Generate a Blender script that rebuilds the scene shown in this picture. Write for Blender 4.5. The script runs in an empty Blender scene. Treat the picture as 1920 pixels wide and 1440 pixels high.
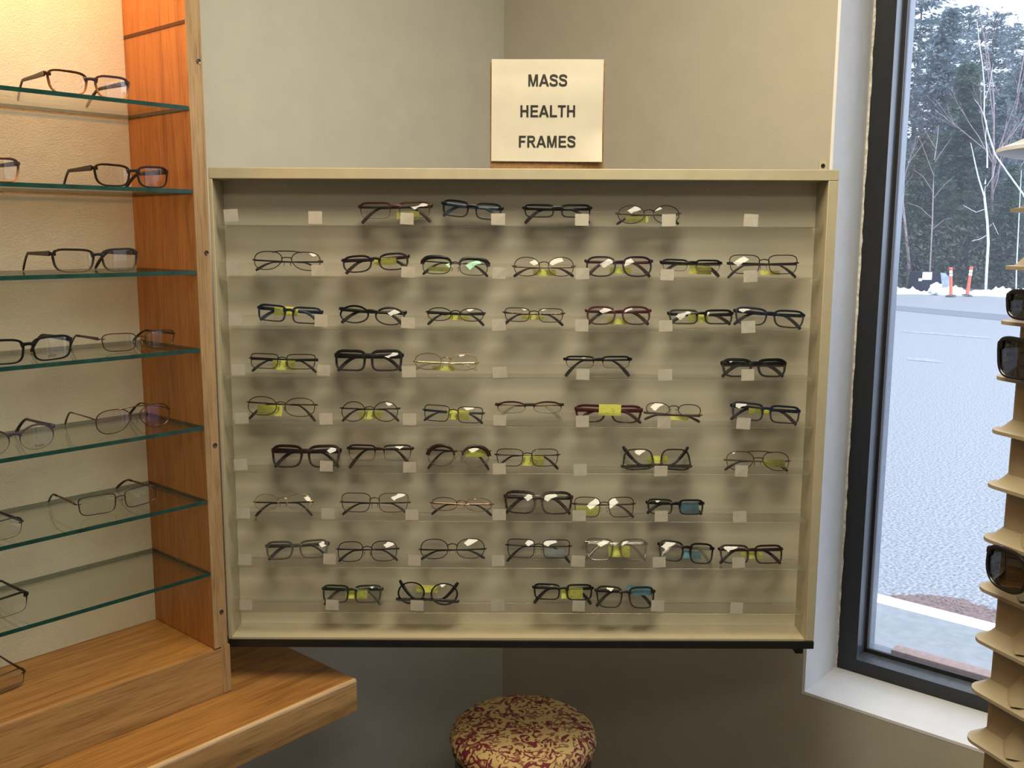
import bpy, bmesh, math, random
from math import sin, cos, pi, radians as R
from mathutils import Vector, Matrix

random.seed(7)
SC = bpy.context.scene
COL = SC.collection
EYE = Vector((0, 0, 1.6))
FPX, PITCH, ROLL = 1805.5, R(8.8065), R(0.2076)

# ------------------------------------------------------------------ camera
_f = Vector((0, cos(PITCH), -sin(PITCH)))
_r0 = Vector((1, 0, 0))
_u0 = _r0.cross(_f)
CR = cos(ROLL) * _r0 + sin(ROLL) * _u0
CU = -sin(ROLL) * _r0 + cos(ROLL) * _u0
cam_data = bpy.data.cameras.new('camera')
cam = bpy.data.objects.new('camera', cam_data)
COL.objects.link(cam)
cam_data.sensor_width = 36
cam_data.lens = FPX / 1920 * 36
cam_data.clip_start = 0.02
cam_data.clip_end = 500
m = Matrix((CR, CU, -_f)).transposed().to_4x4()
m.translation = EYE
cam.matrix_world = m
SC.camera = cam


def ray(x, y):
    return CR * ((x - 960) / FPX) + CU * ((720 - y) / FPX) + _f


def onplane(x, y, P, n):
    d = ray(x, y)
    P = Vector(P)
    n = Vector(n)
    return EYE + d * ((P - EYE).dot(n) / d.dot(n))


def atY(x, y, Y):
    return onplane(x, y, (0, Y, 0), (0, 1, 0))


def atZ(x, y, Z):
    return onplane(x, y, (0, 0, Z), (0, 0, 1))


# ------------------------------------------------------------------ building frame (u along left wall, v along right wall)
TH = R(41.38)
U = Vector((sin(TH), cos(TH), 0))
V = Vector((-cos(TH), sin(TH), 0))
RZ = math.atan2(U.y, U.x)
P0 = atY(400, 600, 1.76)          # right front edge of the oak cabinet post
WALLV = 0.236                     # cabinet depth to the wall
_c = onplane(945, 60, P0 + V * WALLV, V)
C0 = Vector((_c.x, _c.y, 0))      # the room corner on the floor
FM = Matrix.Translation(C0) @ Matrix.Rotation(RZ, 4, 'Z')
S0 = (P0 - C0).dot(U)             # post edge in corner frame
V0 = (P0 - C0).dot(V)


def loc_uv(p):
    d = Vector(p) - C0
    return d.dot(U), d.dot(V), p[2]


# ------------------------------------------------------------------ materials
_mats = {}


def nodes_of(name):
    mt = bpy.data.materials.new(name)
    mt.use_nodes = True
    nt = mt.node_tree
    nt.nodes.clear()
    out = nt.nodes.new('ShaderNodeOutputMaterial')
    return mt, nt, out


def N(nt, kind, **kw):
    n = nt.nodes.new(kind)
    for k, v in kw.items():
        if k in n.inputs:
            n.inputs[k].default_value = v
        else:
            setattr(n, k, v)
    return n


def L(nt, a, b):
    nt.links.new(a, b)


def c4(c):
    return (c[0], c[1], c[2], 1)


def ramp(nt, stops):
    r = nt.nodes.new('ShaderNodeValToRGB')
    el = r.color_ramp.elements
    while len(el) > 1:
        el.remove(el[-1])
    el[0].position = stops[0][0]
    el[0].color = c4(stops[0][1])
    for p, c in stops[1:]:
        e = el.new(p)
        e.color = c4(c)
    return r


def plain(name, col, rough=.5, metal=0., var=.12, scale=60., bump=0., bscale=200., spec=.5, coat=0.):
    """principled surface with a little procedural colour variation and optional bump"""
    if name in _mats:
        return _mats[name]
    mt, nt, out = nodes_of(name)
    p = N(nt, 'ShaderNodeBsdfPrincipled')
    p.inputs['Roughness'].default_value = rough
    p.inputs['Metallic'].default_value = metal
    p.inputs['Specular IOR Level'].default_value = spec
    p.inputs['Coat Weight'].default_value = coat
    tc = N(nt, 'ShaderNodeTexCoord')
    nz = N(nt, 'ShaderNodeTexNoise', Scale=scale, Detail=4.)
    L(nt, tc.outputs['Object'], nz.inputs['Vector'])
    rp = ramp(nt, [(.3, [c * (1 - var) for c in col]), (.7, [min(1, c * (1 + var)) for c in col])])
    L(nt, nz.outputs['Fac'], rp.inputs['Fac'])
    L(nt, rp.outputs['Color'], p.inputs['Base Color'])
    if bump:
        n2 = N(nt, 'ShaderNodeTexNoise', Scale=bscale, Detail=3.)
        L(nt, tc.outputs['Object'], n2.inputs['Vector'])
        b = N(nt, 'ShaderNodeBump', Strength=bump, Distance=.002)
        L(nt, n2.outputs['Fac'], b.inputs['Height'])
        L(nt, b.outputs['Normal'], p.inputs['Normal'])
    L(nt, p.outputs['BSDF'], out.inputs['Surface'])
    _mats[name] = mt
    return mt


def wood(name, light, dark, axis, rough=.38, coarse=1.):
    """oak veneer: stretched noise along AXIS with fine pores"""
    mt, nt, out = nodes_of(name)
    p = N(nt, 'ShaderNodeBsdfPrincipled', Roughness=rough)
    tc = N(nt, 'ShaderNodeTexCoord')
    mp = N(nt, 'ShaderNodeMapping')
    s = [14 * coarse, 14 * coarse, 14 * coarse]
    s[axis] = 1.1 * coarse
    mp.inputs['Scale'].default_value = s
    L(nt, tc.outputs['Object'], mp.inputs['Vector'])
    n1 = N(nt, 'ShaderNodeTexNoise', Scale=2.2, Detail=6., Distortion=1.2, Roughness=.6)
    L(nt, mp.outputs['Vector'], n1.inputs['Vector'])
    mid = [(a * .6 + b * .4) for a, b in zip(light, dark)]
    r1 = ramp(nt, [(.3, dark), (.48, mid), (.7, light)])
    L(nt, n1.outputs['Fac'], r1.inputs['Fac'])
    mp2 = N(nt, 'ShaderNodeMapping')
    s2 = [220 * coarse] * 3
    s2[axis] = 9 * coarse
    mp2.inputs['Scale'].default_value = s2
    L(nt, tc.outputs['Object'], mp2.inputs['Vector'])
    n2 = N(nt, 'ShaderNodeTexNoise', Scale=1.6, Detail=3.)
    L(nt, mp2.outputs['Vector'], n2.inputs['Vector'])
    r2 = ramp(nt, [(.32, (.62, .55, .5)), (.5, (1, 1, 1))])
    L(nt, n2.outputs['Fac'], r2.inputs['Fac'])
    mx = N(nt, 'ShaderNodeMix', data_type='RGBA', blend_type='MULTIPLY')
    mx.inputs[0].default_value = .8
    L(nt, r1.outputs['Color'], mx.inputs[6])
    L(nt, r2.outputs['Color'], mx.inputs[7])
    L(nt, mx.outputs[2], p.inputs['Base Color'])
    b = N(nt, 'ShaderNodeBump', Strength=.12, Distance=.001)
    L(nt, n2.outputs['Fac'], b.inputs['Height'])
    L(nt, b.outputs['Normal'], p.inputs['Normal'])
    L(nt, p.outputs['BSDF'], out.inputs['Surface'])
    return mt


def clear(name, tint=(1, 1, 1), gloss=1.4, base=.012, ior=1.5, gcol=(1, 1, 1), rough=0., haze=0., hazecol=(.8, .8, .8), tlw=.5):
    """thin clear sheet: transparent with fresnel reflection and an optional milky haze"""
    if name in _mats:
        return _mats[name]
    mt, nt, out = nodes_of(name)
    tr = N(nt, 'ShaderNodeBsdfTransparent')
    tc = N(nt, 'ShaderNodeTexCoord')
    nz = N(nt, 'ShaderNodeTexNoise', Scale=8., Detail=2.)
    L(nt, tc.outputs['Object'], nz.inputs['Vector'])
    rp = ramp(nt, [(0, [t * .985 for t in tint]), (1, tint)])
    L(nt, nz.outputs['Fac'], rp.inputs['Fac'])
    L(nt, rp.outputs['Color'], tr.inputs['Color'])
    gl = N(nt, 'ShaderNodeBsdfGlossy', Roughness=rough)
    gl.inputs['Color'].default_value = c4(gcol)
    fr = N(nt, 'ShaderNodeFresnel', IOR=ior)
    ma = N(nt, 'ShaderNodeMath', operation='MULTIPLY_ADD', use_clamp=True)
    L(nt, fr.outputs['Fac'], ma.inputs[0])
    ma.inputs[1].default_value = gloss
    ma.inputs[2].default_value = base
    mx = N(nt, 'ShaderNodeMixShader')
    L(nt, ma.outputs['Value'], mx.inputs[0])
    src = tr.outputs['BSDF']
    if haze:
        df = N(nt, 'ShaderNodeBsdfDiffuse')
        df.inputs['Color'].default_value = c4(hazecol)
        tl = N(nt, 'ShaderNodeBsdfTranslucent')
        tl.inputs['Color'].default_value = c4(hazecol)
        m0 = N(nt, 'ShaderNodeMixShader')
        m0.inputs[0].default_value = tlw
        L(nt, df.outputs['BSDF'], m0.inputs[1])
        L(nt, tl.outputs['BSDF'], m0.inputs[2])
        m1 = N(nt, 'ShaderNodeMixShader')
        m1.inputs[0].default_value = haze
        L(nt, src, m1.inputs[1])
        L(nt, m0.outputs['Shader'], m1.inputs[2])
        src = m1.outputs['Shader']
    L(nt, src, mx.inputs[1])
    L(nt, gl.outputs['BSDF'], mx.inputs[2])
    L(nt, mx.outputs['Shader'], out.inputs['Surface'])
    _mats[name] = mt
    return mt


def fade(name, top, bottom, z0, z1, rough=.25, alpha_bottom=1.):
    """plastic that fades from TOP to BOTTOM colour down the frame front"""
    mt, nt, out = nodes_of(name)
    p = N(nt, 'ShaderNodeBsdfPrincipled', Roughness=rough)
    tc = N(nt, 'ShaderNodeTexCoord')
    sx = N(nt, 'ShaderNodeSeparateXYZ')
    L(nt, tc.outputs['Object'], sx.inputs['Vector'])
    nz = N(nt, 'ShaderNodeTexNoise', Scale=120., Detail=2.)
    L(nt, tc.outputs['Object'], nz.inputs['Vector'])
    ad = N(nt, 'ShaderNodeMath', operation='MULTIPLY_ADD')
    L(nt, nz.outputs['Fac'], ad.inputs[0])
    ad.inputs[1].default_value = .012
    L(nt, sx.outputs['Z'], ad.inputs[2])
    mr = N(nt, 'ShaderNodeMapRange')
    mr.inputs['From Min'].default_value = z0 + .006
    mr.inputs['From Max'].default_value = z1 + .006
    L(nt, ad.outputs['Value'], mr.inputs['Value'])
    rp = ramp(nt, [(0, bottom), (1, top)])
    L(nt, mr.outputs['Result'], rp.inputs['Fac'])
    L(nt, rp.outputs['Color'], p.inputs['Base Color'])
    L(nt, p.outputs['BSDF'], out.inputs['Surface'])
    return mt


def blotch(name, a, b, scale=180., t=.52, rough=.25):
    mt, nt, out = nodes_of(name)
    p = N(nt, 'ShaderNodeBsdfPrincipled', Roughness=rough)
    tc = N(nt, 'ShaderNodeTexCoord')
    nz = N(nt, 'ShaderNodeTexNoise', Scale=scale, Detail=3., Distortion=.8)
    L(nt, tc.outputs['Object'], nz.inputs['Vector'])
    rp = ramp(nt, [(t - .06, a), (t + .06, b)])
    L(nt, nz.outputs['Fac'], rp.inputs['Fac'])
    L(nt, rp.outputs['Color'], p.inputs['Base Color'])
    L(nt, p.outputs['BSDF'], out.inputs['Surface'])
    return mt


M_WALL = plain('wall_paint', (.57, .565, .52), .75, var=.03, scale=14, bump=.25, bscale=350)
M_WALLR = plain('wall_paint_warm', (.51, .465, .385), .75, var=.03, scale=14, bump=.25, bscale=350)
M_CEIL = plain('ceiling_paint', (.72, .70, .66), .9, var=.04, scale=30)
M_FLOOR = plain('carpet', (.10, .10, .11), .95, var=.3, scale=220, bump=.6, bscale=500)
M_TRIM = plain('trim_paint', (.88, .88, .89), .55, var=.03, scale=20, bump=.12, bscale=260)
M_CREAM = plain('cabinet_back_paint', (.72, .665, .56), .6, var=.04, scale=25, bump=.5, bscale=420)
M_OAKV = wood('oak_vertical', (.56, .25, .07), (.36, .135, .035), 2)
M_OAKP = wood('oak_post', (.47, .31, .165), (.30, .18, .085), 2)
M_OAKH = wood('oak_along', (.48, .235, .065), (.20, .08, .02), 0, coarse=.8)
M_OAKF = wood('oak_fascia', (.50, .30, .125), (.25, .13, .045), 0, coarse=.8)
M_NOSE = wood('oak_nosing', (.70, .50, .30), (.55, .36, .19), 0)
M_DARK = plain('dark_groove', (.10, .035, .015), .6)
M_CASE = plain('case_melamine', (.50, .445, .31), .45, var=.05, scale=30)
M_CASEIN = plain('case_inside', (.60, .545, .44), .5, var=.05, scale=24)
M_BACK = plain('case_back', (.74, .69, .555), .45, var=.03, scale=12)
M_BLACKTRIM = plain('black_trim', (.012, .011, .010), .4)
M_SCREW = plain('screw_steel', (.16, .14, .12), .35, metal=1)
M_SCREWW = plain('screw_cap', (.85, .82, .74), .3)
M_STICKER = plain('sticker_paper', (.52, .49, .42), .7, var=.06, scale=90)
M_PAPER = plain('sign_paper', (.68, .635, .53), .32, var=.05, scale=16)
M_INK = plain('ink', (.018, .016, .014), .6)
M_BOARD = plain('hardboard', (.28, .15, .06), .7, var=.25, scale=150)
M_TRAY = clear('tray_acrylic', (.985, .985, .975), .5, .005, haze=.02, hazecol=(.82, .78, .7))
M_LIP = clear('lip_acrylic', (.965, .96, .95), .5, .008, haze=.03, hazecol=(.78, .74, .66))
M_EDGE = plain('acrylic_edge', (.34, .31, .25), .3)
M_SHELF = clear('shelf_glass', (.955, .975, .955), .45, .004)
M_SHELFE = plain('shelf_glass_edge', (.012, .055, .045), .15, var=.3, scale=40)
M_SHELFB = plain('shelf_glass_rear_edge', (.20, .22, .18), .3)
M_LENS = clear('demo_lens', (.975, .975, .972), 1.3, .025, ior=1.5)
M_LENSG = clear('demo_lens_green', (.94, .955, .94), 1.7, .02, ior=1.6, gcol=(.45, 1., .75))
M_LENSP = clear('demo_lens_purple', (.95, .93, .955), 1.6, .02, ior=1.6, gcol=(.85, .55, 1.))
M_LENSK = clear('sun_lens', (.05, .05, .055), 1.4, .03, ior=1.5)
M_CLEARPL = clear('clear_plastic', (.80, .80, .78), 2.2, .05, ior=1.5)
M_BLK = plain('black_plastic', (.007, .007, .008), .25, spec=.28)
M_BLKM = plain('matte_black_plastic', (.008, .008, .009), .45, spec=.2)
M_BRN = plain('brown_plastic', (.022, .011, .007), .28, spec=.3)
M_NAVY = plain('navy_plastic', (.010, .016, .036), .28, spec=.3)
M_BLUE = plain('blue_plastic', (.02, .065, .15), .3)
M_WINE = plain('wine_plastic', (.062, .014, .016), .28, spec=.35)
M_PLUM = plain('plum_plastic', (.020, .011, .016), .25, spec=.3)
M_GREY = plain('smoke_plastic', (.075, .072, .062), .3)
M_OLIVE = plain('olive_plastic', (.10, .11, .055), .35)
M_GREENP = plain('green_black_plastic', (.014, .026, .014), .25)
M_TORT = blotch('tortoise', (.009, .007, .006), (.045, .022, .011))
M_TORTL = blotch('light_tortoise', (.03, .015, .01), (.30, .15, .06), 220)
M_GUN = plain('gunmetal', (.07, .062, .055), .32, metal=.85)
M_BRONZE = plain('bronze_metal', (.13, .085, .055), .3, metal=.85)
M_COPPER = plain('copper_metal', (.34, .19, .12), .25, metal=.95)
M_GOLD = plain('gold_metal', (.80, .62, .34), .2, metal=1)
M_REDM = plain('red_metal', (.060, .020, .015), .35, metal=.5)
M_BLKMET = plain('black_metal', (.02, .02, .021), .3, metal=.4)
M_PAD = clear('nose_pad', (.85, .85, .82), 2., .05)
M_STEEL = plain('hinge_steel', (.5, .48, .45), .25, metal=1)


def tagmat(name, col):
    mt, nt, out = nodes_of(name)
    p = N(nt, 'ShaderNodeBsdfPrincipled', Roughness=.45)
    tc = N(nt, 'ShaderNodeTexCoord')
    mp = N(nt, 'ShaderNodeMapping')
    mp.inputs['Scale'].default_value = (60, 1, 330)
    L(nt, tc.outputs['Object'], mp.inputs['Vector'])
    nz = N(nt, 'ShaderNodeTexNoise', Scale=1.6, Detail=2.)
    L(nt, mp.outputs['Vector'], nz.inputs['Vector'])
    rp = ramp(nt, [(.33, [c * .45 for c in col]), (.42, col)])
    L(nt, nz.outputs['Fac'], rp.inputs['Fac'])
    L(nt, rp.outputs['Color'], p.inputs['Base Color'])
    tl = N(nt, 'ShaderNodeBsdfTranslucent')
    L(nt, rp.outputs['Color'], tl.inputs['Color'])
    mx = N(nt, 'ShaderNodeMixShader')
    mx.inputs[0].default_value = .3
    L(nt, p.outputs['BSDF'], mx.inputs[1])
    L(nt, tl.outputs['BSDF'], mx.inputs[2])
    L(nt, mx.outputs['Shader'], out.inputs['Surface'])
    return mt


M_TAGY = tagmat('yellow_tag', (.93, .97, .20))
M_TAGB = tagmat('blue_tag', (.20, .48, .66))
M_TAGW = tagmat('pale_tag', (.55, .66, .72))


# ------------------------------------------------------------------ mesh builder
class MB:
    def __init__(self):
        self.v = []
        self.f = []
        self.mi = []

    def add(self, vs, fs, mi=0):
        o = len(self.v)
        self.v += [Vector(p) for p in vs]
        self.f += [tuple(i + o for i in f) for f in fs]
        self.mi += [mi] * len(fs)
        return self

    def box(self, x0, x1, y0, y1, z0, z1, mi=0, c=0.):
        if c <= 0:
            vs = [(x, y, z) for z in (z0, z1) for y in (y0, y1) for x in (x0, x1)]
            fs = [(0, 2, 3, 1), (4, 5, 7, 6), (0, 1, 5, 4), (2, 6, 7, 3), (0, 4, 6, 2), (1, 3, 7, 5)]
            return self.add(vs, fs, mi)
        bm = bmesh.new()
        bmesh.ops.create_cube(bm, size=1)
        for q in bm.verts:
            q.co = Vector(((x0 + x1) / 2 + q.co.x * (x1 - x0), (y0 + y1) / 2 + q.co.y * (y1 - y0), (z0 + z1) / 2 + q.co.z * (z1 - z0)))
        bmesh.ops.bevel(bm, geom=list(bm.edges), offset=c, segments=2, affect='EDGES', profile=.6)
        bm.verts.index_update()
        self.add([q.co.copy() for q in bm.verts], [[q.index for q in f.verts] for f in bm.faces], mi)
        bm.free()
        return self

    def quad(self, a, b, c, d, mi=0):
        return self.add([a, b, c, d], [(0, 1, 2, 3)], mi)

    def sweep(self, pts, sizes, up=(0, 0, 1), K=8, n=3.2, mi=0, cap=True):
        """sweep a rounded-rectangle section (width, height) along pts"""
        pts = [Vector(p) for p in pts]
        up = Vector(up)
        vs, fs = [], []
        for i, p in enumerate(pts):
            a = pts[max(i - 1, 0)]
            b = pts[min(i + 1, len(pts) - 1)]
            t = (b - a).normalized()
            s = t.cross(up)
            if s.length < 1e-5:
                s = t.cross(Vector((1, 0, 0)))
            s.normalize()
            w = s.cross(t)
            sz = sizes[i] if isinstance(sizes, list) else sizes
            for k in range(K):
                an = 2 * pi * (k + .5) / K
                ca, sa = cos(an), sin(an)
                x = math.copysign(abs(ca) ** (2 / n), ca) * sz[0] / 2
                y = math.copysign(abs(sa) ** (2 / n), sa) * sz[1] / 2
                vs.append(p + s * x + w * y)
        for i in range(len(pts) - 1):
            for k in range(K):
                k2 = (k + 1) % K
                fs.append((i * K + k, (i + 1) * K + k, (i + 1) * K + k2, i * K + k2))
        if cap:
            fs.append(tuple(range(K)))
            fs.append(tuple(reversed([(len(pts) - 1) * K + k for k in range(K)])))
        return self.add(vs, fs, mi)

    def tube(self, pts, r, K=8, mi=0):
        rs = [(2 * q, 2 * q) for q in r] if isinstance(r, list) else (2 * r, 2 * r)
        return self.sweep(pts, rs, K=K, n=2, mi=mi)

    def lathe(self, prof, K=40, c=(0, 0, 0), mi=0):
        vs, fs = [], []
        for r, z in prof:
            for k in range(K):
                a = 2 * pi * k / K
                vs.append((c[0] + r * cos(a), c[1] + r * sin(a), c[2] + z))
        for i in range(len(prof) - 1):
            for k in range(K):
                k2 = (k + 1) % K
                fs.append((i * K + k, i * K + k2, (i + 1) * K + k2, (i + 1) * K + k))
        fs.append(tuple(reversed(range(K))))
        fs.append(tuple((len(prof) - 1) * K + k for k in range(K)))
        return self.add(vs, fs, mi)

    def build(self, name, mat, parent=None, off=(0, 0, 0), xf=None, smooth=True, angle=35, bevel=0.):
        me = bpy.data.meshes.new(name)
        o3 = Vector(off)
        vs = [(xf(p) if xf else p) - o3 for p in self.v]
        me.from_pydata([tuple(p) for p in vs], [], self.f)
        mats = mat if isinstance(mat, (list, tuple)) else [mat]
        for q in mats:
            me.materials.append(q)
        if len(mats) > 1:
            for poly, k in zip(me.polygons, self.mi):
                poly.material_index = k
        me.update()
        if smooth:
            me.shade_smooth()
            me.set_sharp_from_angle(angle=R(angle))
        ob = bpy.data.objects.new(name, me)
        COL.objects.link(ob)
        if parent is not None:
            ob.parent = parent
        if bevel:
            b = ob.modifiers.new('edge', 'BEVEL')
            b.width = bevel
            b.segments = 2
            b.limit_method = 'ANGLE'
        return ob


def empty(name, loc=(0, 0, 0), rot=(0, 0, 0), label=None, cat=None, group=None, kind=None):
    o = bpy.data.objects.new(name, None)
    o.empty_display_size = .05
    COL.objects.link(o)
    o.location = loc
    o.rotation_euler = rot
    tag(o, label, cat, group, kind)
    return o


def tag(o, label=None, cat=None, group=None, kind=None):
    if label:
        o['label'] = label
    if cat:
        o['category'] = cat
    if group:
        o['group'] = group
    if kind:
        o['kind'] = kind
    return o


def struct(ob, label=None):
    ob.matrix_world = FM.copy()
    ob['kind'] = 'structure'
    if label:
        ob['label'] = label
    return ob


# ------------------------------------------------------------------ room shell in the corner frame (u, v, z)
CEIL = 2.72
ROOM = 4.6
JV = (onplane(1503, 1300, C0, U) - C0).dot(V)      # window opening, edge nearest the corner
SILL = onplane(1503, 1300, C0, U).z
WTOP, WV1 = 2.42, -2.9
DEP, FRD = .173, .112
WT = DEP + FRD
struct(MB().box(-ROOM, WT, 0, .12, -.02, CEIL).build('wall_left', M_WALL, smooth=False), 'warm grey painted wall behind the oak cabinet')
wr = MB()
wr.box(0, WT, -ROOM, WV1, -.02, CEIL).box(0, WT, JV, 0, -.02, CEIL).box(0, WT, WV1, JV, -.02, SILL).box(0, WT, WV1, JV, WTOP, CEIL)
struct(wr.build('wall_right', M_WALLR, smooth=False), 'warm beige painted wall with the window opening')
struct(MB().box(-ROOM, WT, -ROOM - .1, -ROOM, -.02, CEIL).build('wall_rear', M_WALL, smooth=False))
struct(MB().box(-ROOM - .1, -ROOM, -ROOM - .1, .12, -.02, CEIL).build('wall_front', M_WALL, smooth=False))
struct(MB().box(-ROOM - .1, WT, -ROOM - .1, .12, -.1, 0).build('floor', M_FLOOR, smooth=False))
struct(MB().box(-ROOM - .1, WT, -ROOM - .1, .12, CEIL, CEIL + .1).build('ceiling', M_CEIL, smooth=False))
# white returns lining the window opening
jl = .007
struct(MB().box(-.0006, DEP, JV - jl, JV - .0002, SILL, WTOP).build('trim_1', M_TRIM), 'white jamb of the window recess')
struct(MB().box(-.0006, DEP, WV1, JV - jl, SILL + .0002, SILL + jl).build('trim_2', M_TRIM), 'white painted sill of the window recess')
struct(MB().box(0, DEP, WV1, JV - jl, WTOP - jl, WTOP - .0002).build('trim_3', M_TRIM))
struct(MB().box(0, DEP, WV1 + .0002, WV1 + jl, SILL + jl, WTOP - jl).build('trim_4', M_TRIM))
# storefront window frame
M_ALU = plain('black_anodised', (.016, .017, .020), .35, var=.2, scale=90)
M_ALUB = plain('anodised_sky_sheen', (.10, .12, .15), .28, var=.15, scale=60)  # blue-grey puts the outdoor reflection into the colour of the frame returns
M_BEAD = plain('glazing_rubber', (.022, .016, .015), .5)
M_CAULK = plain('old_caulk', (.66, .63, .58), .8, var=.35, scale=120, bump=.8, bscale=160)
M_OUTSTRIP = plain('sill_reflection_tan', (.30, .19, .15), .7, var=.2, scale=80)  # colour imitates a reflection of the outside sill
win = empty('window_1', kind='structure', label='tall black framed shop window looking out on the lot')
win.matrix_world = FM.copy()
u0 = DEP
FW = .050
fb, ft = SILL + jl, WTOP - jl
va, vb = JV - jl, WV1 + jl


def wpart(b, name, mat, **k):
    return b.build(name, mat, win, **k)


wpart(MB().box(u0, u0 + .001, va - FW, va, fb, ft), 'frame_stile', M_ALU)
wpart(MB().box(u0 + .001, u0 + FRD, va - FW, va, fb, ft), 'frame_stile', [M_ALUB])
wpart(MB().box(u0, u0 + FRD, vb, vb + FW, fb, ft), 'frame_stile', M_ALU, bevel=.001)
rb = .034
b = MB()
b.add([(u0, vv, zz) if k == 0 else (k, vv, zz) for vv in (vb + FW, va - FW) for k, zz in ((0, fb), (0, fb + rb), (u0 + .048, fb + rb + .006), (u0 + .048, fb))],
      [(0, 1, 2, 3), (7, 6, 5, 4), (0, 4, 5, 1), (2, 6, 7, 3), (0, 3, 7, 4)])
b.add([(u0, vb + FW, fb + rb), (u0, va - FW, fb + rb), (u0 + .048, va - FW, fb + rb + .006), (u0 + .048, vb + FW, fb + rb + .006)], [(0, 1, 2, 3)], 1)
wpart(b, 'frame_rail', [M_ALU, M_ALUB], smooth=False)
wpart(MB().box(u0 + .058, u0 + FRD, vb + FW, va - FW, fb, fb + rb + .004), 'frame_rail', M_ALUB)
wpart(MB().box(u0, u0 + FRD, vb + FW, va - FW, ft - FW, ft), 'frame_rail', M_ALU)
wpart(MB().box(u0 + .044, u0 + .052, va - FW - .007, va - FW, fb + rb, ft - FW).box(u0 + .058, u0 + .066, va - FW - .006, va - FW, fb + rb, ft - FW), 'glazing_bead', M_BEAD)
wpart(MB().box(u0 + .044, u0 + .052, vb + FW, va - FW, fb + rb + .002, fb + rb + .016), 'glazing_bead', M_BEAD)
wpart(MB().box(u0 + .072, u0 + FRD, vb + FW, va - FW - .055, fb + rb + .004, fb + rb + .018, c=.002), 'sill_reflection', M_OUTSTRIP)  # solid strip standing in for the outside sill's reflection
M_PANE = clear('window_glass', (.95, .965, .98), .8, .002, haze=.065, hazecol=(.80, .86, .98), tlw=.85)  # haze mixed into the pane stands in for window glare over the trees
wpart(MB().quad((u0 + .055, vb + FW, fb + rb), (u0 + .055, va - FW, fb + rb), (u0 + .055, va - FW, ft - FW), (u0 + .055, vb + FW, ft - FW)), 'pane', M_PANE, smooth=False)
# ragged caulk line between jamb and frame
cb = MB()
zs = [fb + (ft - fb) * i / 90 for i in range(91)]
wd = [.003 + .003 * random.random() for _ in zs]
for i in range(90):
    cb.add([(u0 - .0015, va, zs[i]), (u0 - .0015, va, zs[i + 1]), (u0 - .0008, va - wd[i + 1], zs[i + 1]), (u0 - .0008, va - wd[i], zs[i])], [(0, 1, 2, 3)])
    cb.add([(u0 - .0015, va, zs[i]), (u0 - .0015, va, zs[i + 1]), (u0 - .006, va + .0002, zs[i + 1]), (u0 - .006, va + .0002, zs[i])], [(3, 2, 1, 0)])
wpart(cb, 'caulk', M_CAULK, smooth=False)


# ------------------------------------------------------------------ left: oak cabinet with glass shelves (frame s, t, z ; origin at post edge)
def cab_root(name, label, cat):
    o = empty(name, (P0.x, P0.y, 0), (0, 0, RZ), label, cat)
    return o


ZD = onplane(414, 1303, P0, V).z          # desk top
ZP = onplane(410, 1215, P0, V).z          # plinth top
PT = .028                                 # post thickness
BD = .220                                 # inner depth
LEFT = -1.25
TOPZ = 2.30
cab = cab_root('display_cabinet', 'tall oak wall cabinet with green edged glass shelves, standing on the oak desk', 'cabinet')
b = MB().box(-PT, 0, .003, BD + .012, ZP + .0005, TOPZ)
b.build('side_panel', M_OAKV, cab, bevel=.001)
MB().box(-PT, 0, 0, .0028, ZP + .0005, TOPZ).build('post', M_OAKP, cab)
MB().box(LEFT, LEFT + PT, 0, BD + .012, ZP + .0005, TOPZ).build('side_panel', M_OAKV, cab, bevel=.001)
MB().box(LEFT + PT + .0003, -PT - .0003, BD, BD + .012, ZP + .0005, TOPZ - .03).build('back_panel', M_CREAM, cab)
MB().box(LEFT, 0, 0, BD + .012, TOPZ + .0003, TOPZ + .025).build('top_panel', M_OAKH, cab)
# dado groove high in the side panel
zg = onplane(350, 40, P0, V).z
MB().box(-PT - .0012, -PT + .001, .004, BD - .002, zg - .003, zg + .003).build('groove', M_DARK, cab)
# plinth
pl = MB()
pl.box(LEFT, -.014, .004, BD + .012, ZD + .0005, ZP)
pl.build('plinth', M_OAKH, cab, bevel=.004)
MB().box(LEFT, -.014, 0, .0038, ZD + .0005, ZP - .0025).build('plinth_front', M_OAKF, cab)
MB().box(-.0135, .005, .0, BD + .012, ZD + .0005, ZP).build('plinth_end', M_OAKP, cab, bevel=.001)
for (sx, sy) in ((372, 115), (387, 474), (403, 835), (415, 1147)):
    p = onplane(sx, sy, P0, V)
    s = max(-PT + .006, min(-.006, (p - P0).dot(U)))
    sc = MB()
    vs = [(s + .0042 * cos(a * pi / 8), -.0012, p.z + .0042 * sin(a * pi / 8)) for a in range(16)]
    vs += [(s + .003 * cos(a * pi / 8), -.0006, p.z + .003 * sin(a * pi / 8)) for a in range(16)]
    fs = [(a, (a + 1) % 16, 16 + (a + 1) % 16, 16 + a) for a in range(16)] + [tuple(range(16, 32))]
    vs += [(s + .0042 * cos(a * pi / 8), .0002, p.z + .0042 * sin(a * pi / 8)) for a in range(16)]
    fs += [(a, 32 + a, 32 + (a + 1) % 16, (a + 1) % 16) for a in range(16)]
    sc.add(vs, fs).build('screw', M_SCREW, cab)
SHZ = []
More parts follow.
